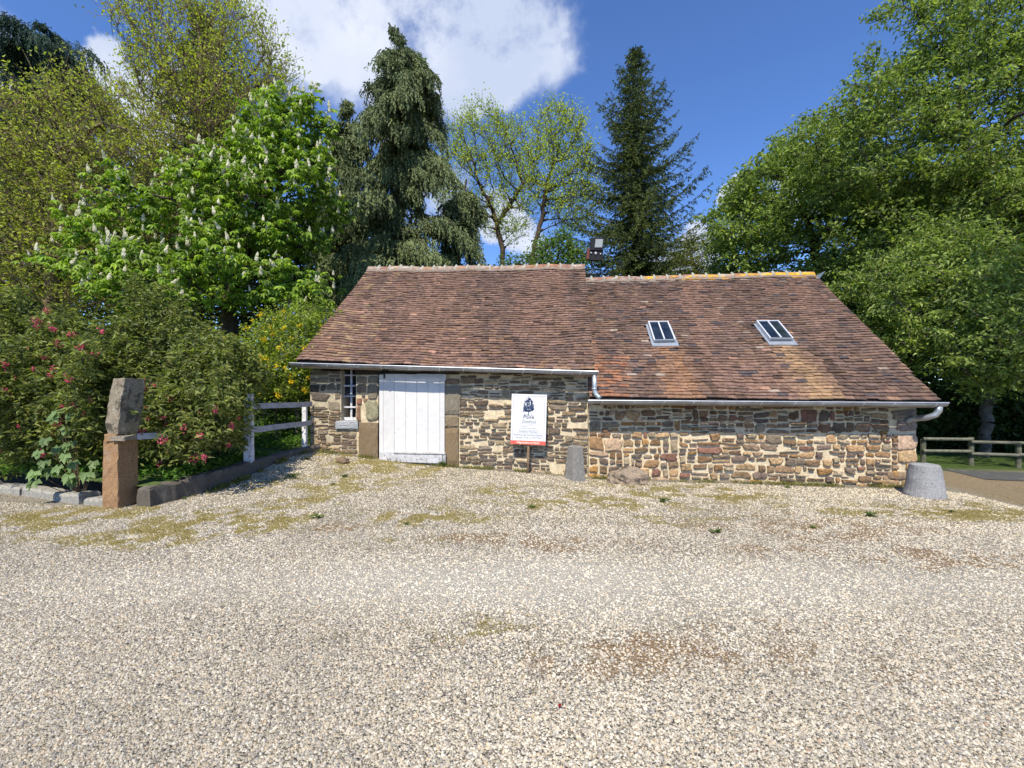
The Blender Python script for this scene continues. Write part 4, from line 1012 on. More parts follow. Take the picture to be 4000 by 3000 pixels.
# ------------------------------------------------------------------ roofs
def roof(name, root, E0, E1, R0, R1, seed, rows, tw, colfn, sag=.05, wave=.012, holes=(), under=.06):
    rg = rs(seed); E0, E1, R0, R1 = [np.array(p, float) for p in (E0, E1, R0, R1)]
    nrm_ = np.cross(E1 - E0, R0 - E0); nrm_ /= np.linalg.norm(nrm_)
    if nrm_[2] < 0: nrm_ = -nrm_
    def S_(u, v):
        e = E0 + (E1 - E0) * u; r_ = R0 + (R1 - R0) * u; p = e + (r_ - e) * v
        return p - np.array([0, 0, 1.0]) * (sag * math.sin(math.pi * min(max(v, 0), 1)) * (.6 + .4 * math.sin(math.pi * u)) + sag * .5 * math.sin(math.pi * min(max(u, 0), 1))) + nrm_ * wave * (math.sin(u * 19 + v * 5) + math.sin(u * 37 - v * 11) * .6 + math.sin(v * 23 + u * 7) * .5)
    mb = MB(); L_ = np.linalg.norm(R0 - E0)
    for i in range(rows):
        v0 = i / rows; v1 = v0 + 1.55 / rows; W_ = np.linalg.norm((E1 + (R1 - E1) * v0) - (E0 + (R0 - E0) * v0)); n = int(W_ / tw)
        u = -.5 / n * (i % 2) + rg.normal(0, .05) / n
        off = rg.normal(0, .0015)
        while u < 1.0 - .15 / n:
            wd = rg.uniform(.9, 1.1) / n; ua = max(u, 0) ; ub = min(u + wd * .985, 1.0 + .05 / n); u += wd
            if ub - ua < .1 / n: continue
            uc, vc = (ua + ub) / 2, v0 + .5 / rows
            sk = False; pc = S_(uc, vc)
            for (hx0, hx1, hv0, hv1) in holes:
                if hx0 < pc[0] < hx1 and hv0 < vc < hv1: sk = True
            if sk: continue
            dv = rg.normal(0, .07) / rows; lift = .032 + abs(rg.normal(0, .005)); tp = rg.normal(0, .004)
            a = S_(ua, v0 + dv) + nrm_ * (lift + tp + off); b = S_(ub, v0 + dv + rg.normal(0, .03) / rows) + nrm_ * (lift - tp + off)
            c = S_(ub, min(v1, 1.01)) + nrm_ * .004; d = S_(ua, min(v1, 1.01)) + nrm_ * .004
            t = nrm_ * -.019
            mb.hexa([a + t, b + t, c + t, d + t, a, b, c, d], np.clip(np.array(colfn(rg, uc, vc, pc)) * rg.uniform(.8, 1.18), .01, 1))
    # deck
    dk = MB(); nu, nv = 24, 16; P = []
    for j in range(nv + 1):
        for i in range(nu + 1): P.append(S_(i / nu, j / nv) - nrm_ * .025)
    for j in range(nv + 1):
        for i in range(nu + 1): P.append(S_(i / nu, j / nv) - nrm_ * (.025 + under))
    K = (nu + 1) * (nv + 1); q = []
    for j in range(nv):
        for i in range(nu):
            a = j * (nu + 1) + i; q += [(a, a + 1, a + nu + 2, a + nu + 1), (K + a, K + a + nu + 1, K + a + nu + 2, K + a + 1)]
    for j in range(nv):
        a = j * (nu + 1); q.append((a, a + nu + 1, K + a + nu + 1, K + a)); a += nu; q.append((a, K + a, K + a + nu + 1, a + nu + 1))
    for i in range(nu): q.append((i, K + i, K + i + 1, i + 1))
    dk.add(P, quads=q, col=(.07, .05, .04))
    # plain back slope so the roof is a closed shape
    bk = []
    for p in (R0, R1): bk.append(p + np.array([0, -.02, .0]))
    back = [R0, R1, R1 + np.array([0, 3.4, -2.9]), R0 + np.array([0, 3.4, -2.9])]
    t = np.array([0, 0, -.08]); dk.hexa([p + t for p in back] + back, (.13, .08, .06))
    ro = mb.obj(name, M['tile'], root); dk.obj('roof_deck', M['wood'], ro)
    return ro, S_, nrm_
BR = [tuple(np.array(c) * np.array([.95, 1.03, 1.05])) for c in [(.155, .088, .066), (.13, .078, .062), (.18, .10, .07), (.11, .07, .06), (.17, .095, .078), (.20, .115, .072), (.14, .09, .08)]]
def tbase(rg, u, v, sd, fu):
    c = np.array(BR[rg.randint(len(BR))]) * .5 + np.array((.150, .093, .073)) * .5
    a = fnoise(np.array([u * fu + sd]), np.array([v * 1.3]), 1.0, 50 + sd)[0]; b = fnoise(np.array([u * fu * 3.1 + sd]), np.array([v * 2.2]), 1.0, 57 + sd)[0]
    k = .62 + .50 * a + .28 * b
    c = c * (k + .06) * np.array([.98, 1.0, .96])
    w_ = max(0, min(1, (a - .46) * 5)); c = c * (1 - w_ * .35) + np.array((.24, .135, .09)) * w_ * .35
    if rg.rand() < .035: c = c * .5
    if rg.rand() < .02: c = c * np.array((1.7, 1.6, 1.5))
    return c
def tcolL(rg, u, v, p):
    c = tbase(rg, u, v, 3, 8.0)
    if v < .35 and rg.rand() < .10: c = c * .5 + np.array((.26, .15, .08)) * .5
    if u < .22 and rg.rand() < .15: c = np.array((.25, .17, .10))
    if v < .05: c = c * 1.15
    return c
EL0 = atY(1156, 1408, 8.25); EL1 = atY(2322, 1446, 8.25); RL0 = atY(1438, 1052, 11.5); RL1 = atY(2283, 1042, 11.5)
roL, SL, nL = roof('roof', rootL, EL0, EL1, RL0, RL1, 111, 46, .165, tcolL, sag=.07, wave=.013)
ER0 = atY(2300, 1553, 8.25); ER1 = atY(3668, 1566, 8.25); RR0 = atY(2262, 1096, 12.7); RR1 = atY(3178, 1072, 12.7)
# skylights (positions along the roof)
def roofX(px, py):     # intersect ray with right roof plane
    a, b, c = Vector(ER0), Vector(ER1), Vector(RR0); n_ = (b - a).cross(c - a)
    d = ray(px, py); o = Vector((0, 0, CZ)); return o + d * ((a - o).dot(n_) / d.dot(n_))
def vof(p): return (p.y - ER0[1]) / (12.7 - 8.25)
s1a, s1b = roofX(2547, 1353), roofX(2650, 1351); s1t = roofX(2570, 1270)
s2a, s2b = roofX(3001, 1349), roofX(3113, 1347); s2t = roofX(3000, 1267)
SK = [(s1a.x, s1b.x, vof(s1a), vof(s1t)), (s2a.x, s2b.x, vof(s2a), vof(s2t))]
def tcolR(rg, u, v, p):
    c = tbase(rg, u, v, 8, 7.0)
    for k, (x0, x1, va, vb) in enumerate(SK):
        if v < va:
            m_ = (x0 + x1) / 2; dist = abs(p[0] - m_ - .02) / ((x1 - x0) * .62)
            pr = max(0, 1.15 - dist * .9) * (1.0 if dist < 1.25 else 0)
            if k == 0 and abs(p[0] - m_) < .12 and v < va * .85: pr *= .45
            pr *= .35 + .9 * fnoise(np.array([p[0] * 9.]), np.array([v * 14.]), 1, 88)[0] + .2 * rg.rand(); pr = min(.95, max(0, pr)); fd = .6 + .4 * min(1, (va - v) * 2 + .3)
            if pr > 0: c = c * (1 - pr * fd) + np.array((.32, .17, .085) if k == 0 else (.31, .20, .105)) * pr * fd
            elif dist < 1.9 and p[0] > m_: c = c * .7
    if u < .14 and v < .26 and rg.rand() < .55: c = np.array((.27, .13, .075))
    if v > .95 and rg.rand() < .4: c = np.array((.25, .20, .16))
    if v > .965 and u > .35 and fnoise(np.array([u * 30]), np.array([v * 9.]), 1, 66)[0] > .52: c = np.array((.58, .30, .04))
    if rg.rand() < .04: c = np.array((.08, .065, .065))
    if rg.rand() < .01: c = np.array((.28, .22, .17))
    return c
rootR = empty('stone_shed', (3.4, YR, 0), 'long low stone shed with two skylights in its tiled roof', 'shed')
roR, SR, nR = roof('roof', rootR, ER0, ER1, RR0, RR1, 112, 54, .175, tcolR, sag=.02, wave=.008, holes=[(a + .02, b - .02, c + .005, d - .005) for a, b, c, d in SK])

# ridge tiles
def ridge(ro, S_, nseg, seed, lich):
    rg = rs(seed)
    for i in range(nseg):
        u0, u1 = i / nseg, (i + 1) / nseg; p0 = S_(u0, 1.0); p1 = S_(u1, 1.0)
        mb = MB(); k = 9; rad = .118; P = []; C = []
        base = np.array([(.30, .15, .09), (.34, .20, .13), (.26, .14, .10), (.30, .22, .17)][rg.randint(4)])
        for j, (f, rr) in enumerate(((0, .9), (.06, 1.0), (.5, .97), (.95, .92), (1.02, .9))):
            q = p0 + (p1 - p0) * f
            for a_ in range(k):
                t = math.pi * (a_ / (k - 1) * 1.3 - .15)
                P.append(q + np.array([0, -math.cos(t) * rad * rr * 1.15 + .05, math.sin(t) * rad * rr - .015]) + rg.normal(0, .003, 3))
                cc = base
                low = a_ < 4
                if lich(u0 + (u1 - u0) * f) * 1.6 > fnoise(np.array([(u0 + (u1 - u0) * f) * 40]), np.array([a_ * .4]), 1, 99)[0] * 1.9 and a_ < 3: cc = np.array((.62, .34, .03))
                elif rg.rand() < .15: cc = np.array((.38, .36, .30))
                C.append(cc)
        q = [(j * k + a_, j * k + a_ + 1, (j + 1) * k + a_ + 1, (j + 1) * k + a_) for j in range(4) for a_ in range(k - 1)]
        mb.add(P, quads=q, col=np.array(C)); o = mb.obj('ridge_tile', M['tile'], ro, smooth=True)
        # mortar cushion at the joint
        mb = MB(); P = []
        for f, rr in ((-.03, 1.02), (0, 1.30), (.035, 1.02)):
            q_ = p0 + np.array([f, 0, 0])
            for a_ in range(k):
                t = math.pi * (a_ / (k - 1) * 1.2 - .1); P.append(q_ + np.array([0, -math.cos(t) * rad * rr + .05, math.sin(t) * rad * rr * (1.0 + .08 * rg.randn()) - .01]) + rg.normal(0, .004, 3))
        q = [(j * k + a_, j * k + a_ + 1, (j + 1) * k + a_ + 1, (j + 1) * k + a_) for j in range(2) for a_ in range(k - 1)]
        if i > 0: mb.add(P, quads=q, col=(.36, .36, .31)); mb.obj('ridge_mortar', M['mortar'], ro, smooth=True)
    # mortar bed under the ridge, front side
    mb = MB(); P = []; n = 60
    for i in range(n + 1):
        p = S_(i / n, 1.0)
        for dy, dz in ((-.13, -.085), (-.125, -.05), (-.07, -.0), (.0, .0)): P.append(p + np.array([0, dy, dz + rg.normal(0, .005)]))
    q = [(i * 4 + j, (i + 1) * 4 + j, (i + 1) * 4 + j + 1, i * 4 + j + 1) for i in range(n) for j in range(3)]
    mb.add(P, quads=q, col=(.24, .19, .15)); mb.obj('ridge_bedding', M['mortar'], ro)
ridge(roL, SL, 19, 120, lambda u: 0.0)
ridge(roR, SR, 18, 121, lambda u: .12 if u < .3 else (.60 if u < .85 else .8))

# skylights
for k, (x0, x1, va, vb) in enumerate(SK):
    uw = lambda x, v: (x - (ER0[0] + (RR0[0] - ER0[0]) * v)) / ((ER1[0] + (RR1[0] - ER1[0]) * v) - (ER0[0] + (RR0[0] - ER0[0]) * v))
    def Q_(x, v, h): return Vector(SR(uw(x, v), v)) + Vector(nR) * h
    def plate(mb, xa_, xb_, v0, v1, h0, h1, col):
        c = [Q_(xa_, v0, h0), Q_(xb_, v0, h0), Q_(xb_, v1, h0), Q_(xa_, v1, h0), Q_(xa_, v0, h1), Q_(xb_, v0, h1), Q_(xb_, v1, h1), Q_(xa_, v1, h1)]
        mb.hexa([tuple(q) for q in c], col)
    dvm = 1 / 5.55   # one metre of slope in v
    mb = MB(); zc = (.45, .49, .53)
    plate(mb, x0, x1, va - .004, va + .02, .0, .046, zc); plate(mb, x0, x0 + .045, va + .02, vb, .0, .042, zc); plate(mb, x1 - .045, x1, va + .02, vb, 0, .042, zc); plate(mb, x0 + .06, x1 - .06, vb - .02, vb, 0, .038, zc)
    sk = mb.obj('skylight', M['zinc'], roR)
    mb = MB(); f0, f1, g0, g1 = x0 + .05, x1 - .05, va + .024, vb + .004; wc = (.52, .54, .58); b_ = .026; bv = .03 * dvm
    plate(mb, f0, f0 + b_, g0, g1, .02, .115, wc); plate(mb, f1 - b_, f1, g0, g1, .02, .115, wc)
    plate(mb, f0 + b_, f1 - b_, g1 - bv, g1, .02, .113, wc); plate(mb, f0 + b_, f1 - b_, g0, g0 + bv * .8, .02, .105, (.3, .32, .34))
    mid = (f0 + f1) / 2; plate(mb, mid - .014, mid + .014, g0 + bv, g1 - bv, .06, .112, wc)
    mb.obj('frame', M['oldwhite'] if False else M['whitewood'], sk)
    mb = MB(); plate(mb, f0 + b_, f1 - b_, g0 + bv * .8, g1 - bv, .06, .092, (1, 1, 1)); mb.obj('pane', M['glass'], sk)

# low shed walls
m = MB(); m2 = MB(); rg = rs(131)
xa, xb2 = X(2299, YR), X(3578, YR); ztR = 1.34
m.box((xa, YR, -.6), (xb2, YR + TH, ztR), CREAM)
m.box((xb2 - TH, YR + TH, -.6), (xb2, YR + 7.6, ztR), CREAM); m.box((xa, YR + 7.2, -.6), (xb2 - TH, YR + 7.6, ztR), CREAM)
for xg in (xb2 - .25,):
    m.add([(xg, YR + .05, ztR), (xg, YR + 7.6, ztR), (xg, 12.7, 4.55), (xg + .2, YR + .05, ztR), (xg + .2, YR + 7.6, ztR), (xg + .2, 12.7, 4.55)],
          quads=[(0, 1, 4, 3), (1, 2, 5, 4), (2, 0, 3, 5)], tris=[(0, 2, 1), (3, 4, 5)], col=CREAM)
XR = lambda px: X(px, YR)
zs0 = -.36
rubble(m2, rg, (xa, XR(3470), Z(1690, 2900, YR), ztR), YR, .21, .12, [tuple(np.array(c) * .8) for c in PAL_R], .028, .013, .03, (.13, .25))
rubble(m2, rg, (xa, XR(2650), zs0 + .02, Z(1690, 2900, YR)), YR, .21, .14, PAL_R, .04, .017, .02, (.16, .3))
rubble(m2, rg, (XR(2650), XR(3480), zs0, Z(1690, 2900, YR)), YR, .24, .105, PAL_R, .04, .016, .03, (.12, .26))
rubble(m2, rg, (XR(3480), xb2 - .3, zs0, Z(1690, 3500, YR)), YR, .26, .10, PAL_R, .04, .016, .02, (.12, .2))
for (p0, p1, y0, y1, c) in ((3500, 3580, 1640, 1684, (.25, .19, .15)), (3488, 3582, 1694, 1758, (.46, .32, .22)), (3505, 3580, 1760, 1806, (.44, .30, .16)), (3535, 3580, 1808, 1838, (.38, .25, .12)), (3460, 3578, 1842, 1872, (.24, .17, .11)), (3440, 3515, 1874, 1905, (.3, .21, .12)), (3518, 3578, 1874, 1905, (.34, .24, .14)), (3480, 3578, 1600, 1636, (.22, .17, .13))):
    stone_geom(m2, rg, XR(p0), XR(p1), Z(y1, (p0 + p1) / 2, YR), Z(y0, (p0 + p1) / 2, YR), YR, .035, c, irr=.02, joint=.005)
wall_mesh(m, m2, rootR)
mb = MB(); mb.box((xa, YR - .16, 1.345), (xb2 + .15, YR + .06, 1.40), (.09, .07, .055)); mb.obj('wall_plate', M['wood'], rootR)

# ------------------------------------------------------------------ gutters
def gutter(root, p0, p1, rad, joints, seed):
    rg = rs(seed); p0 = Vector(p0); p1 = Vector(p1); mb = MB(); k = 9; n = 24; P = []
    for i in range(n + 1):
        c = p0.lerp(p1, i / n) + Vector((0, 0, .006 * math.sin(i * 1.1)))
        for th in (rad, rad - .006):
            for j in range(k):
                a = math.pi * j / (k - 1); P.append((c.x, c.y - math.cos(a) * th, c.z - math.sin(a) * th))
    q = []
    for i in range(n):
        o = i * 2 * k; o2 = (i + 1) * 2 * k
        for j in range(k - 1): q += [(o + j, o + j + 1, o2 + j + 1, o2 + j), (o + k + j, o2 + k + j, o2 + k + j + 1, o + k + j + 1)]
    mb.add(P, quads=q, col=(.36, .38, .40), polys=[list(range(k)), [n * 2 * k + j for j in range(k)][::-1]])
    mb.tube([(p0.x, p0.y - rad, p0.z + .004), (p1.x, p1.y - rad, p1.z + .004)], .011, 8, (.5, .52, .55))
    g = mb.obj('gutter', M['zinc'], root, smooth=False)
    for i in range(joints):
        c = p0.lerp(p1, (i + .5 + rg.normal(0, .06)) / joints); b = MB(); P = []; kk = 9
        for dx in (-.012, .012):
            for j in range(kk):
                a = math.pi * j / (kk - 1); P.append((c.x + dx - .03 * math.sin(a), c.y - math.cos(a) * (rad + .006), c.z - math.sin(a) * (rad + .006)))
        b.add(P, quads=[(j, j + 1, kk + j + 1, kk + j) for j in range(kk - 1)], col=(.52, .54, .57)); b.obj('gutter_bracket', M['zinc'], g)
    return g
YG = 8.25
def eave_light_stop(root, p0, p1):  # added board, unseen behind the gutter, blocks sun leaking under the tiles
    mb = MB(); v = Vector((0, .012, 0)); d0 = Vector((0, .085, -.09)); d1 = Vector((0, .085, .045)); a, b = Vector(p0), Vector(p1)
    mb.hexa([tuple(q) for q in (a + d0, b + d0, b + d0 + v, a + d0 + v, a + d1, b + d1, b + d1 + v, a + d1 + v)], (.07, .055, .045)); mb.obj('eave_light_stop', M['wood'], root)
eave_light_stop(rootL, atY(1150, 1419, YG - .01), atY(2325, 1452, YG - .01)); eave_light_stop(rootR, atY(2302, 1564, YG - .01), atY(3670, 1574, YG - .01))
gutter(rootL, atY(1138, 1419, YG - .07), atY(2337, 1452, YG - .07), .068, 11, 5)
gutter(rootR, atY(2297, 1564, YG - .07), atY(3694, 1574, YG - .07), .068, 11, 6)
# downpipes
mb = MB(); a = atY(2322, 1465, YG - .06); pts = [a, a + Vector((0, 0, -.24)), a + Vector((.005, .0, -.30)), a + Vector((.03, -.01, -.36)), a + Vector((.08, -.03, -.41)), a + Vector((.10, -.04, -.43))]
mb.tube([tuple(p) for p in pts], [.045, .045, .047, .047, .046, .046], 12, (.42, .46, .47)); mb.tube([tuple(pts[1]), tuple(pts[1] + Vector((0, 0, -.03)))], .051, 12, (.5, .54, .55)); mb.obj('downpipe', M['zinc'], rootL, smooth=True)
mb = MB(); a = atY(3668, 1586, YG - .06)
b2 = atY(3560, 1637, YR - .06)
pts = [a + Vector((0, 0, 0)), a + Vector((0, .01, -.08)), a + Vector((-.03, .03, -.15)), a + Vector((-.12, .08, -.20)), a.lerp(b2, .6) + Vector((-.02, 0, -.07)), b2, b2 + Vector((-.06, .04, -.06))]
mb.tube([tuple(p) for p in pts], .052, 12, (.42, .45, .46)); mb.obj('downpipe', M['zinc'], rootR, smooth=True)
# grey zinc flap at the far right end of the ridge
mb = MB(); p = [atY(3180, 1082, 12.9), atY(3225, 1058, 12.9), atY(3196, 1096, 12.9)]
mb.add([tuple(q) for q in p] + [tuple(q + Vector((0, .25, .0))) for q in p], tris=[(0, 2, 1), (3, 4, 5)], quads=[(0, 1, 4, 3), (1, 2, 5, 4), (2, 0, 3, 5)], col=(.20, .23, .25)); mb.obj('ridge_flashing', M['zinc'], roR)

# ------------------------------------------------------------------ sign
YS = YL - .24
sroot = empty('farm_sign', (X(2064, YS), YS, float(gz(X(2064), 8.3))), 'white farm sale sign with navy pear tree and red band on a wooden stake', 'sign')
p00 = atY(1994, 1734, YS); p10 = atY(2131, 1740, YS); p11 = atY(2134, 1541, YS); p01 = atY(1996, 1539, YS)
ux = (p10 - p00); uz = ((p01 - p00) + (p11 - p10)) / 2; W_, H_ = ux.length, uz.length; ux.normalize(); uz = (uz - ux * uz.dot(ux)).normalized(); un = ux.cross(uz)  # faces -Y
if un.y > 0: un = -un
def SP(s, t, d=0.0): return p00 + ux * (W_ * s) + uz * (H_ * t) + un * d
def splate(mb, s0, s1, t0, t1, d0, d1, col=(1, 1, 1)):
    c = [SP(s0, t0, d0), SP(s1, t0, d0), SP(s1, t0, d1), SP(s0, t0, d1), SP(s0, t1, d0), SP(s1, t1, d0), SP(s1, t1, d1), SP(s0, t1, d1)]
    mb.hexa([tuple(q) for q in c], col)
mb = MB(); splate(mb, 0, 1, 0, 1, -.012, 0); panel = mb.obj('panel', M['signwhite'], sroot)
mb = MB(); splate(mb, 0, 1, 0, .077, .0005, .002); mb.obj('red_band', M['signred'], panel)
mb = MB()
for (a, b, c, d) in ((.05, .057, .08, .965), (.943, .95, .08, .965), (.057, .943, .960, .965)): splate(mb, a, b, c, d, .0005, .0015)
mb.obj('border_line', M['greyprint'], panel)
mb = MB()
for t in (.285, .228): splate(mb, .17, .83, t, t + .0035, .0005, .0015)
splate(mb, .36, .64, .578, .581, .0005, .0015)
pts = [SP(.27 + .40 * i / 20, .378 - .022 * math.sin(i / 20 * 6.28) , .002) for i in range(21)]
mb.tube([tuple(p) for p in pts], .0022, 4); mb.obj('rule_line', M['greyprint'], panel)
def text(s, size, cs, ct, mname, shear=0.0, d=.002, wfit=None, bold=0.0):
    cu = bpy.data.curves.new('t', 'FONT'); cu.body = s; cu.size = size; cu.align_x = 'CENTER'; cu.align_y = 'CENTER'; cu.shear = shear; cu.offset = bold; cu.resolution_u = 2
    to = bpy.data.objects.new('t', cu); sc.collection.objects.link(to)
    dg = bpy.context.evaluated_depsgraph_get(); me = bpy.data.meshes.new_from_object(to.evaluated_get(dg))
    bpy.data.objects.remove(to); bpy.data.curves.remove(cu)
    xs_ = [v.co.x for v in me.vertices]; k = 1.0
    if wfit: k = wfit * W_ / (max(xs_) - min(xs_))
    for v in me.vertices:
        x, y = v.co.x * k, v.co.y; q = SP(cs, ct, d) + ux * x + uz * y; v.co = q
    me.name = 'lettering'; link('lettering', me, M[mname], panel)
text('Poiré', .095, .5, .545, 'navy', wfit=.30, bold=.0012)
text('Domfront', .10, .5, .452, 'greyprint', shear=.45, wfit=.42)
text("Appellation d'Origine Protégée", .026, .5, .325, 'greyprint', wfit=.42)
text('Producteur Récoltant', .045, .5, .258, 'greyprint', wfit=.52, shear=.1)
text('Ferme de la Nocherie', .06, .5, .190, 'greyprint', wfit=.80)
text('Maryline et Patrice MOTTIER', .042, .5, .135, 'greyprint', wfit=.72)
text('Dégustation et Vente', .058, .5, .040, 'cream', wfit=.64, d=.0035, shear=.1, bold=.001)
# pear tree emblem : ragged navy crown with holes, trunk, figures and ground line
rg = rs(140); mb = MB()
cells = 0
for i in range(520):
    s = rg.uniform(.335, .665); t = rg.uniform(.655, .935)
    f = (t - .655) / .28; half = np.interp(f, [0, .1, .35, .6, .85, 1.0], [.15, .165, .155, .12, .085, .015]) * (1 + .12 * math.sin(t * 90))
    if abs(s - .5 + .01) > half: continue
    if fnoise(np.array([s * 22]), np.array([t * 26]), 1, 70)[0] > .60: continue
    k = rg.randint(4, 7); rr = rg.uniform(.012, .022); P = []
    for j in range(k):
        a = 6.283 * j / k + rg.rand(); P.append(tuple(SP(s + rr * math.cos(a) * rg.uniform(.6, 1.2), t + rr * .7 * math.sin(a) * rg.uniform(.6, 1.2), .0012 + i * 2e-6)))
    mb.add(P, polys=[list(range(k))])
for a, b, w0 in (((.49, .582), (.495, .67), .018), ((.495, .64), (.45, .69), .009), ((.495, .64), (.54, .69), .009)):
    mb.tube([tuple(SP(a[0], a[1], .001)), tuple(SP(b[0], b[1], .001))], [w0 * W_ * .7, w0 * W_ * .5], 6)
for s0, t0, s1, t1 in ((.37, .60, .39, .585), (.39, .61, .385, .59), (.41, .588, .45, .595), (.455, .585, .46, .60), (.575, .583, .578, .61)):
    mb.tube([tuple(SP(s0, t0, .001)), tuple(SP(s1, t1, .001))], .004, 5)
mb.obj('tree_emblem', M['navy'], panel)
mb = MB(); zb = float(gz(X(2064, YS), YS)); xx = X(2063, YS); mb.tube([(xx - .012, YS + .05, zb - .1), (xx, YS + .045, zb + .3), (xx + .004, YS + .04, 1.2)], [.029, .028, .026], 9, (.24, .16, .10)); mb.obj('stake', M['wood'], sroot, smooth=True)

# ------------------------------------------------------------------ wheel-guard stones, boulder
def wheel_guard(name, label, px, pyb, pyt, wt, wb, D, sides, col, seed, foot=0):
    c = atD(px, pyb, D); zb = c.z - .06; zt_ = atD(px, pyt, D).z; rg = rs(seed); n = 24; P = []; lv = 12
    for i in range(lv + 3):
        f = min(i / lv, 1); z = zb + (zt_ - zb) * f; r_ = (wb + (wt - wb) * f) * D / F / 2
        if i == lv: pass
        if i > lv: r_ *= (.86, .4)[i - lv - 1]; z += .012
        for j in range(n):
            a = 2 * math.pi * j / n; k = 1
            if sides:
                b_ = math.pi / sides; aa = ((a + .5) % (2 * b_)) - b_; k = min(1.16, math.cos(b_) / math.cos(aa) * 1.1)
            k *= 1 + rg.normal(0, .012) + .05 * mnoise.noise(Vector((math.cos(a) * 1.5, math.sin(a) * 1.5, f * 3 + seed)))
            ft = foot * max(0, 1 - f * 6) * max(0, math.cos(a + .6)) 
            P.append((c.x + math.cos(a) * (r_ * k + ft), c.y + .14 + math.sin(a) * r_ * k, z + rg.normal(0, .003)))
    q = [(i * n + j, i * n + (j + 1) % n, (i + 1) * n + (j + 1) % n, (i + 1) * n + j) for i in range(lv + 2) for j in range(n)]
    mb = MB(); mb.add(P, quads=q, col=col, polys=[[(lv + 2) * n + j for j in range(n)]])
    o = mb.obj(name, M['granite'], smooth=False); tag(o, label, 'bollard'); return o
wheel_guard('wheel_guard_stone', 'short grey squared guard stone in front of the joint between the sheds', 2248, 1868, 1748, 60, 84, 8.0, 5, (.21, .20, .18), 1)
wheel_guard('wheel_guard_stone', 'round tapering grey guard stone at the right end of the low shed', 3640, 1958, 1822, 94, 142, 7.0, 0, (.28, .28, .28), 2, foot=.09)
def boulder(name, label, px, py, rx, ry, D, rd, col, seed, cat='boulder', sink=.3):
    rg = rs(seed); c = atD(px, py, D); P = []; n, l = 22, 12; a_, b_, c_ = rx * D / F, rd, ry * D / F
    for i in range(l + 1):
        ph = math.pi * i / l
        for j in range(n):
            t = 2 * math.pi * j / n; d = Vector((math.sin(ph) * math.cos(t), math.sin(ph) * math.sin(t), math.cos(ph)))
            k = 1 + .22 * mnoise.noise(d * 1.7 + Vector((seed, 0, 0))) + .16 * mnoise.noise(d * 4)
            k *= 1 + .16 * d.x * (1 if d.z > 0 else 0) * d.z; k += .05 * rg.randn() * .6
            P.append((c.x + d.x * a_ * k - .05 * d.z, c.y + d.y * b_ * k, c.z + d.z * c_ * k * (1.12 if d.z > 0 else .9)))
    q = [(i * n + j, (i + 1) * n + j, (i + 1) * n + (j + 1) % n, i * n + (j + 1) % n) for i in range(l) for j in range(n)]
    mb = MB(); mb.add(P, quads=q, col=col); o = mb.obj(name, M['postgranite'], smooth=False); tag(o, label, cat); return o
boulder('boulder', 'low lichened boulder half sunk at the foot of the rubble wall', 2450, 1872, 84, 40, 8.0, .22, (.27, .21, .15), 3)
boulder('stone', 'small flat brown stone by the left shed corner', 1338, 1800, 24, 12, 8.3, .09, (.2, .14, .09), 4, 'stone')

# gatepost ---------------------------------------------------------------
def rough_block(mb, c, hx, hy, z0, z1, rot, col, seed, taper=0, chamf=0, top=None, res=8):
    rg = rs(seed); P = []; n = 16; lv = res
    cr, sr = math.cos(rot), math.sin(rot)
    for i in range(lv + 1):
        f = i / lv; k = 1 - taper * f
        if chamf: 
            if f < .18: k *= .80 + .2 * (f / .18)
            if f > .92: k *= .93
        SQ = [(-1, -.93), (-.95, -1), (-.5, -1), (0, -1), (.5, -1), (.95, -1), (1, -.93), (1, -.3), (1, .3), (1, .93), (.95, 1), (.4, 1), (-.4, 1), (-.95, 1), (-1, .93), (-1, 0)]
        for j in range(n):
            x, y = SQ[j]
            x *= hx * k * (1 + rg.normal(0, .02) + .09 * mnoise.noise(Vector((x * 1.3, y * 1.3, f * 5 + seed)))); y *= hy * k * (1 + rg.normal(0, .02) + .09 * mnoise.noise(Vector((y * 1.3 + 9, x, f * 5))))
            P.append((c[0] + x * cr - y * sr + (.10 * f if chamf else 0), c[1] + x * sr + y * cr, z0 + (z1 - z0) * f + rg.normal(0, .004)))
    q = [(i * n + j, i * n + (j + 1) % n, (i + 1) * n + (j + 1) % n, (i + 1) * n + j) for i in range(lv) for j in range(n)]
    mb.add(P, quads=q, col=col, polys=[list(range(n))[::-1], [lv * n + j for j in range(n)]])
gpz = -.02; GC = atD(440, 1960, 5.75); GC.z = 0
DG = 5.75; zof = lambda py: (1500 - py) / F * DG + CZ
groot = empty('stone_gatepost', (GC.x, GC.y, 0), 'gatepost of two stacked granite blocks, rusty orange below', 'gatepost')
GC.y += .12
mb = MB(); rough_block(mb, GC + Vector((-.06, .04, 0)), .115, .15, -.1, zof(1722), R(2), (.31, .185, .095), 7, taper=.06, res=14); mb.obj('lower_block', M['granite'], groot)
mb = MB(); rough_block(mb, GC + Vector((-.045, .05, 0)), .112, .155, zof(1700), zof(1478), R(-5), (.25, .21, .15), 8, taper=.10, chamf=1, res=14); mb.obj('upper_block', M['postgranite'], groot)
mb = MB(); rough_block(mb, GC + Vector((-.06, -.05, 0)), .07, .07, zof(1724), zof(1697), .3, (.33, .2, .1), 9, res=3); mb.obj('wedge_stone', M['granite'], groot)
mb = MB(); rough_block(mb, GC + Vector((.07, -.04, 0)), .09, .09, zof(1722), zof(1704), .1, (.26, .22, .17), 10, res=3); mb.obj('wedge_stone', M['granite'], groot)

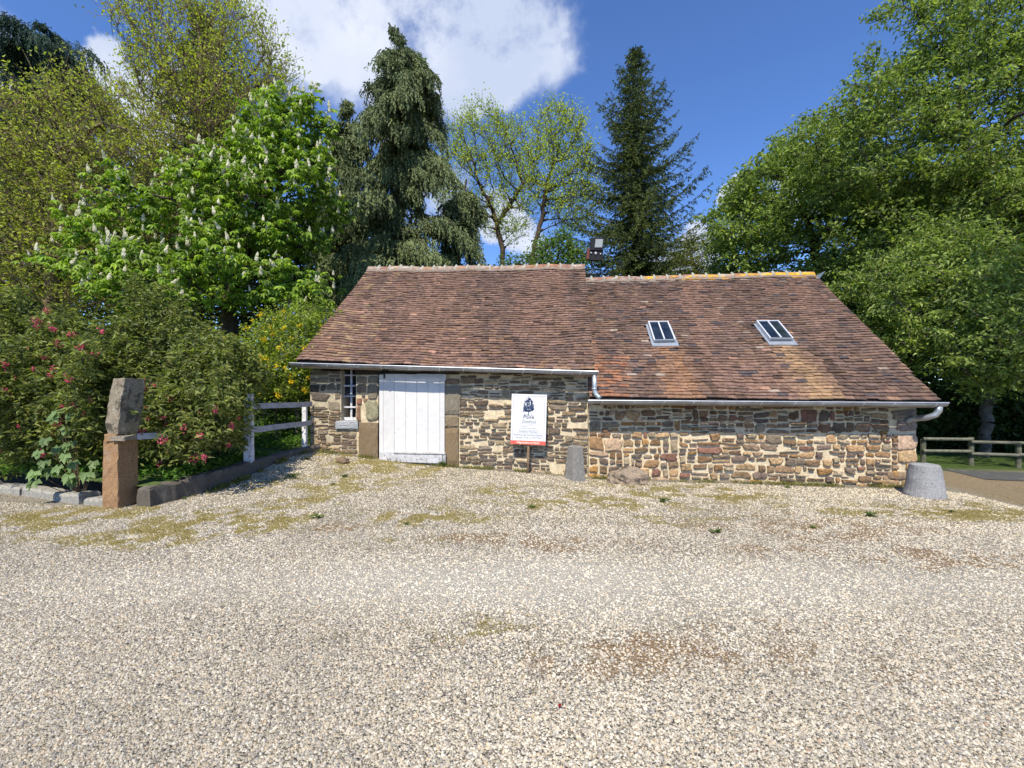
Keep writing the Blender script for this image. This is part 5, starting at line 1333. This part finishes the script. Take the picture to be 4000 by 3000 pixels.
# kerb wall below the white fence
def kerb(name, label, pts, zt_list, th, seed, col, cat='kerb', zbot=-.2):
    rg = rs(seed); P = []; n = len(pts); sub = 10; prof = []
    path = []; 
    for i in range(n - 1):
        for s in range(sub):
            f = s / sub; path.append((pts[i][0] + (pts[i + 1][0] - pts[i][0]) * f, pts[i][1] + (pts[i + 1][1] - pts[i][1]) * f, zt_list[i] + (zt_list[i + 1] - zt_list[i]) * f))
    path.append((pts[-1][0], pts[-1][1], zt_list[-1]))
    for i, p in enumerate(path):
        a = path[max(0, i - 1)]; b = path[min(len(path) - 1, i + 1)]; d = Vector((b[0] - a[0], b[1] - a[1], 0)).normalized(); s = Vector((d.y, -d.x, 0))
        for o_, z in ((-.5, zbot), (-.5, p[2] - .03), (-.38, p[2]), (.38, p[2]), (.5, p[2] - .03), (.52, p[2] - .13), (.54, zbot)):
            P.append((p[0] + s.x * th * o_ + rg.normal(0, .009), p[1] + s.y * th * o_ + rg.normal(0, .008), z + rg.normal(0, .009)))
    k = 7; q = [(i * k + j, i * k + j + 1, (i + 1) * k + j + 1, (i + 1) * k + j) for i in range(len(path) - 1) for j in range(k - 1)]
    mb = MB(); mb.add(P, quads=q, col=col, polys=[list(range(k)), [(len(path) - 1) * k + j for j in range(k)][::-1]])
    o = mb.obj(name, M['granite'], smooth=False); tag(o, label, cat); return o
kerb('kerb_wall', 'low dark stone kerb wall under the white fence', [(-5.10, 8.62), (-5.33, 7.9), (-5.42, 6.9), (-5.5, 6.1), (-5.62, 5.25)], [CZ - 1.27, CZ - 1.31, CZ - 1.345, CZ - 1.38, CZ - 1.40], .22, 3, (.12, .105, .085))
# pale kerbstones left of the gatepost
ks = [((-6.12, 5.28), (-6.5, 5.34)), ((-6.58, 5.36), (-7.15, 5.48)), ((-7.2, 5.5), (-7.9, 5.62)), ((-7.95, 5.64), (-8.8, 5.8)), ((-8.85, 5.82), (-9.8, 6.0))]
klab = ['pale kerbstone next to the stone gatepost', 'pale kerbstone, second from the gatepost', 'long pale kerbstone, third from the gatepost', 'rough pale kerbstone near the left edge', 'kerbstone at the very left edge of the yard']
for i, (a, b) in enumerate(ks):
    o = kerb('kerbstone', klab[i], [a, b], [.10 + .03 * (i % 2), .085 + .02 * (i % 3)], .2 + .04 * (i % 2), 20 + i, (.30, .285, .25), 'kerbstone'); o['group'] = 'kerbstones along the garden bed'

# garden ground behind the kerbs
gx = np.linspace(-20, -5.3, 50); gy = np.linspace(5.3, 16, 50); AX, AY = np.meshgrid(gx, gy)
lim_ = np.interp(AY, [5.3, 6.9, 7.8, 8.7, 16], [-5.6, -5.45, -5.36, -5.3, -5.3]); ylow = np.interp(AX, [-20, -9, -6.1, -5.5], [7.5, 5.95, 5.36, 5.3])
AX2 = np.minimum(AX, lim_); AY2 = np.maximum(AY, ylow)
AZ = np.maximum(gz(AX2, AY2), 0) * 0 + CZ - 1.40 + .06 * np.clip((AY2 - 5.3) / 3, 0, 1) + .035 * np.clip(AY2 - 8.3, 0, 8) 
ii = np.arange(2500).reshape(50, 50); Q = np.stack([ii[:-1, :-1].ravel(), ii[:-1, 1:].ravel(), ii[1:, 1:].ravel(), ii[1:, :-1].ravel()], 1)
def mat_soil():
    m, t, p = newmat('garden soil and moss'); n_ = nnoise(t, 6, 6, .7); r_ = nramp(t, n_.outputs[0], [(.35, (.035, .06, .012)), (.6, (.08, .13, .025)), (.75, (.14, .2, .03))])
    t.links.new(r_.outputs[0], p.inputs['Base Color']); p.inputs['Roughness'].default_value = 1; return m
tag(link('garden_ground', npmesh('garden_ground', np.stack([AX2.ravel(), AY2.ravel(), AZ.ravel()], 1), Q, smooth=True), mat_soil()), kind='structure')
def garden_z(x, y): return CZ - 1.40 + .06 * np.clip((y - 5.3) / 3, 0, 1) + .035 * np.clip(y - 8.3, 0, 8)
# lush weeds behind the fence
rg = rs(150); n = 26000; x_ = -5.55 - 7 * rg.rand(n) ** 1.3; y_ = 5.6 + 8 * rg.rand(n)
clump = fnoise(x_, y_, 1.6, 90); kp = clump > .36; x_, y_, clump = x_[kp], y_[kp], clump[kp]; n = len(x_)
P = np.stack([x_, y_, garden_z(x_, y_) + rg.rand(n) * .30 * (clump - .3) * 2], 1); d = rdir(rg, n) * np.array([1, 1, .4]) + np.array([0, 0, .4])
v1 = leaves(rg, P, d, .07 * (.6 + .8 * rg.rand(n)), .04, leafcol(rg, n, (.05, .12, .02), .25, .3, (.13, .26, .04)), nrand=.6)
tag(link('weeds', npmesh('weeds', *v1), M['grass']), 'lush green nettles and ground cover behind the white fence', 'weeds', kind='stuff')

# white fence --------------------------------------------------------------
froot = empty('white_fence', (-5.42, 6.9, CZ - 1.345), 'white post and rail fence along the kerb beside the shed', 'fence')
def fpost(x, y, z0, z1, w_, col=(.72, .73, .76), r_=0, name='post'):
    mb = MB(); rough_block(mb, (x, y), w_ / 2, w_ / 2, z0, z1, r_, col, int(abs(x * 100 + y * 10)), res=8, taper=.05); return mb.obj(name, M['oldwhite'], froot)
fpost(-5.27, 8.38, CZ - 1.33, CZ - .40, .085, (.78, .79, .78), R(10)); fpost(-5.40, 6.95, CZ - 1.36, CZ - .17, .13, (.74, .75, .80), R(20)); q_ = atD(527, 1500, 6.05); fpost(q_.x, q_.y, CZ - 1.6, CZ - .74, .045)
def rail(a, b, h, t_, col=(.50, .50, .52)):
    a = Vector(a); b = Vector(b); d = (b - a).normalized(); s = Vector((d.y, -d.x, 0)).normalized() * t_ / 2; u = Vector((0, 0, h / 2)); mb = MB()
    rg = rs(int(a.z * 1000)); n = 8; P = []
    for i in range(n + 1):
        c = a.lerp(b, i / n) + Vector((0, 0, rg.normal(0, .004)))
        for q in (-s - u, s - u, s + u, -s + u): P.append(tuple(c + q))
    mb.add(P, quads=[(i * 4 + j, i * 4 + (j + 1) % 4, (i + 1) * 4 + (j + 1) % 4, (i + 1) * 4 + j) for i in range(n) for j in range(4)], col=col, polys=[[3, 2, 1, 0], [n * 4 + j for j in range(4)]])
    mb.obj('rail', M['oldwhite'], froot)
rail((-5.33, 6.9, CZ - .385), (-5.19, 8.5, CZ - .42), .10, .03, (.42, .42, .44)); rail((-5.34, 6.9, CZ - .79), (-5.20, 8.5, CZ - .81), .10, .03, (.40, .40, .42)); rail((q_.x + .05, q_.y - .02, CZ - .73), (-5.345, 6.88, CZ - .79), .085, .03, (.55, .55, .55))

# wooden fence at the right, in the tree shade
wroot = empty('wooden_fence', tuple(atD(3800, 1860, 10.6)), 'mossy wooden post and rail fence in the shade right of the low shed', 'fence')
Dw = 10.6
def WP(px, py, D=Dw): return tuple(atD(px, py, D))
for px, top, D in ((3606, 1716, 10.8), (3793, 1708, 10.6), (3978, 1726, 10.3), (4180, 1730, 10)):
    b_ = atD(px, 1860, D); mb = MB(); mb.tube([(b_.x, b_.y, -.5), (b_.x, b_.y, atD(px, top, D).z)], .055, 9, (.12, .12, .08)); mb.obj('post', M['wood'], wroot, smooth=False)
for (a, b, D0, D1) in (((3606, 1714), (3795, 1716), 10.73, 10.53), ((3606, 1761), (3795, 1763), 10.73, 10.53), ((3793, 1726), (3980, 1730), 10.53, 10.23), ((3793, 1772), (3980, 1778), 10.53, 10.23), ((3980, 1730), (4180, 1736), 10.23, 9.93), ((3980, 1776), (4180, 1784), 10.23, 9.93)):
    mb = MB(); mb.tube([WP(a[0], a[1], D0), WP(b[0], b[1], D1)], .036, 8, (.15, .15, .11)); mb.obj('rail', M['wood'], wroot)

# road strip in the shade at the right
mb = MB(); P = []
for i in range(30):
    x = 8.6 + i * .9
    for dy in (0, 1.3): 
        y = 10.0 + dy * .8 - (x - 8) * .03 ; P.append((x, y, float(gz(x, y)) + .012))
mb.add(P, quads=[(2 * i, 2 * i + 2, 2 * i + 3, 2 * i + 1) for i in range(29)], col=(.085, .085, .08)); tag(mb.obj('road', M['granite']), kind='structure')

# floodlight on its pole behind the ridge -----------------------------------
DF = 13.6
fr = empty('floodlight', (atD(2312, 1500, DF).x, atD(2312, 1500, DF).y, 0), 'black floodlight with three white bulbs on a pole behind the ridge', 'floodlight')
def FB(mb, px0, px1, py0, py1, D0, D1, col, sk=0):
    c = []
    for (py) in (py1, py0):
        for (px, D) in ((px0, D0), (px1, D0), (px1, D1), (px0, D1)):
            q = atD(px + (sk if py == py0 else 0), py, D0); q += Vector(DV) * (D - D0); c.append(tuple(q))
    mb.hexa(c, col)
mb = MB(); b_ = atD(2312, 1500, DF + .12); mb.tube([(b_.x, b_.y, -.2), (b_.x, b_.y, atD(2312, 1000, DF).z)], .022, 8, (.06, .065, .07)); mb.obj('pole', M['black'], fr)
mb = MB(); FB(mb, 2304, 2356, 928, 976, DF - .1, DF + .08, (.012, .012, .013), 6); FB(mb, 2302, 2354, 978, 1016, DF - .06, DF + .08, (.014, .011, .011), 2); hs = mb.obj('housing', M['black'], fr)
mb = MB(); FB(mb, 2323, 2352, 934, 966, DF - .125, DF - .102, (.75, .78, .75), 4); mb.obj('lens', paint('lamp glass', (.30, .32, .31), .3), hs)
for px, py, r_ in ((2309, 988, .022), (2327, 990, .038), (2346, 992, .02)):
    c = atD(px, py, DF - .09); b2 = MB(); P = []
    for i in range(6):
        t = i / 5.; rr = r_ * math.sin(math.pi * (.12 + .85 * (1 - t))) 
        for j in range(8): P.append((c.x + rr * math.cos(j * .785), c.y + rr * math.sin(j * .785), c.z + (t - .5) * r_ * 2.4))
    b2.add(P, quads=[(i * 8 + j, i * 8 + (j + 1) % 8, (i + 1) * 8 + (j + 1) % 8, (i + 1) * 8 + j) for i in range(5) for j in range(8)], col=(.8, .8, .8)); b2.obj('bulb', M['petal'], fr, smooth=True)
mb = MB(); FB(mb, 2291, 2301, 971, 1011, DF - .08, DF + .02, (.15, .05, .04), 3); mb.obj('side_board', M['wood'], fr)
mb = MB(); c = atD(2297, 1068, DF); mb.tube([tuple(c + Vector((-.13, 0, .03))), tuple(c + Vector((-.02, 0, -.02))), tuple(c + Vector((.10, 0, 0)))], [.09, .05, .03], 12, (.05, .055, .06)); mb.tube([tuple(c + Vector((.1, 0, 0))), (b_.x, b_.y, c.z)], .012, 6, (.05, .05, .05)); mb.obj('horn', M['black'], fr)

# ------------------------------------------------------------------ small plants in the yard
rg = rs(160); n = 200000
D_ = 2.2 + 7 * rg.rand(n); A_ = (rg.rand(n) * 2 - 1) * 1.25; xr = A_ * D_; x_ = xr * cY - D_ * sY; y_ = xr * sY + D_ * cY
a, b, c = masks(x_, y_)
kx = np.interp(y_, [5.2, 6.9, 7.8, 8.5], [-5.45, -5.3, -5.22, -4.9])
a = np.where(fnoise(x_, y_, 6, 77) > .47, a, a * .2)
gsel = (a > rg.rand(n) * 1.1) & (y_ < 8.5) & ~((x_ < kx) & (y_ > 5.15))
gg = (x_ > 7.0) & (y_ > 7.4) & (y_ < 9.4) & (rg.rand(n) < .35) & (fnoise(x_, y_, 1.5, 31) > .5)
sel = gsel | gg; x_, y_ = x_[sel], y_[sel]; n = len(x_)
P = np.stack([x_, y_, gz(x_, y_) + .002], 1); d = rdir(rg, n) * np.array([1, 1, .3]) + np.array([0, 0, .5])
v1 = leaves(rg, P, d, .022 + .028 * rg.rand(n) ** 2, .005, leafcol(rg, n, (.20, .18, .05), .3, .2, (.42, .34, .15)), nrand=.8)
m_ = 9000; t_ = rg.rand(m_); xx_ = np.where(t_ < .7, -5 + 11.6 * rg.rand(m_), -5.05 + rg.normal(0, .05, m_)); yy_ = np.where(t_ < .7, 8.42 + rg.normal(0, .05, m_), 5.3 + 3.1 * rg.rand(m_)); xx_ = np.where(t_ < .7, xx_, np.interp(yy_, [5.3, 6.9, 7.9], [-5.44, -5.26, -5.18]) + np.abs(rg.normal(0, .05, m_)))
kk_ = fnoise(xx_, yy_, 2.3, 401) > .52; xx_, yy_ = xx_[kk_], yy_[kk_]; m_ = len(xx_)
v2 = leaves(rg, np.stack([xx_, yy_, gz(xx_, yy_)], 1), rdir(rg, m_) * np.array([.8, .8, .2]) + np.array([0, -.1, .9]), .03 + .09 * rg.rand(m_) ** 2, .008, leafcol(rg, m_, (.08, .13, .03), .3, .3, (.30, .27, .10)), nrand=.8)
v1 = merge([v1, v2])
tag(link('moss', npmesh('moss', *v1), M['grass']), 'dry yellow moss and short grass through the gravel', 'moss', kind='stuff')
# dark weeds rosettes
def rosette(px, py, label, size=.09, n=26, tall=.4, col=(.05, .09, .02), seed=0, group=None, flower=None, name='weed', cat='weed'):
    rg = rs(seed); z = -.13 if py < 1960 else 0.0
    for _ in range(3):
        p = atZ(px, py, z); z = float(gz(p.x, p.y))
    root_ = None
    P = np.tile(np.array(p), (n, 1)) + rg.normal(0, size * .25, (n, 3)) * np.array([1, 1, 0]); P[:, 2] = gz(P[:, 0], P[:, 1]) + rg.rand(n) * size * tall
    d = rdir(rg, n) * np.array([1, 1, .3]) + np.array([0, 0, tall])
    vs = [leaves(rg, P, d, size * (.5 + .6 * rg.rand(n)), size * .28, leafcol(rg, n, col, .25, .2), nrand=.5)]
    o = link(name, npmesh(name, *merge(vs)), M['grass']); tag(o, label, cat, group)
    if flower:
        k = 22; Q = np.tile(np.array(p), (k, 1)) + rg.normal(0, size * .5, (k, 3)) * np.array([1, .6, 0]); Q[:, 2] = gz(Q[:, 0], Q[:, 1]) + size * (.7 + 1.6 * rg.rand(k))
        vf = leaves(rg, Q, rdir(rg, k), .02, .016, leafcol(rg, k, flower, .1, 0)); st_ = tubes(np.tile(np.array(p), (k, 1)), Q, np.full(k, .002), np.full(k, .0015), 3, (.12, .16, .05))
        link('blossom', npmesh('blossom', *vf), M['petal'], o); link('stem', npmesh('stem', *st_), M['grass'], o)
    return o
rosette(1728, 1822, 'small lilac flowered weed at the right foot of the white door', .11, 60, .6, (.10, .16, .04), 1, flower=(.42, .36, .62), name='wildflower', cat='flower')
rosette(2335, 1822, 'leafy green weed between the squared guard stone and the boulder', .15, 70, .9, (.07, .13, .03), 2)
ws = [(1300, 1896, 'tiny weed in the gravel nearest the shed corner'), (1345, 1870, 'low weed below the window'), (1242, 2022, 'dark weed left of the yard centre'), (1590, 2050, 'small weed below the white door'), (3075, 1905, 'weed at the foot of the rubble wall under the right skylight'), (2590, 1960, 'green weed in the gravel right of the boulder'),
      (3175, 2062, 'weed in the gravel below the right skylight'), (2800, 2082, 'bright weed patch in the middle distance'), (1135, 1880, 'weed beside the kerb wall shadow'), (3720, 2000, 'weed right of the round guard stone'), (2080, 1985, 'weed below the farm sign'), (3400, 2015, 'weed in the gravel before the corner stones'),
      (720, 1950, 'weed at the kerb wall right of the gatepost'), (1200, 1830, 'tuft at the far end of the kerb wall')]
for i, (px, py, lb) in enumerate(ws): rosette(px, py, lb, .045 + .025 * (i % 3), 26, .35, (.09, .13, .04) if i % 2 else (.14, .18, .05), 10 + i, 'scattered weeds in the gravel')
# red leaf on the gravel
p = atZ(2183, 2765, .012); v, t, c = leaves(rs(3), np.array([tuple(p)]), np.array([[.3, 1, .1]]), .032, .018, np.array([[.30, .012, .012]]), nrand=.05)
tag(link('fallen_leaf', npmesh('fallen_leaf', v, t, c), M['petal']), 'small dark red fallen leaf on the gravel', 'leaf')
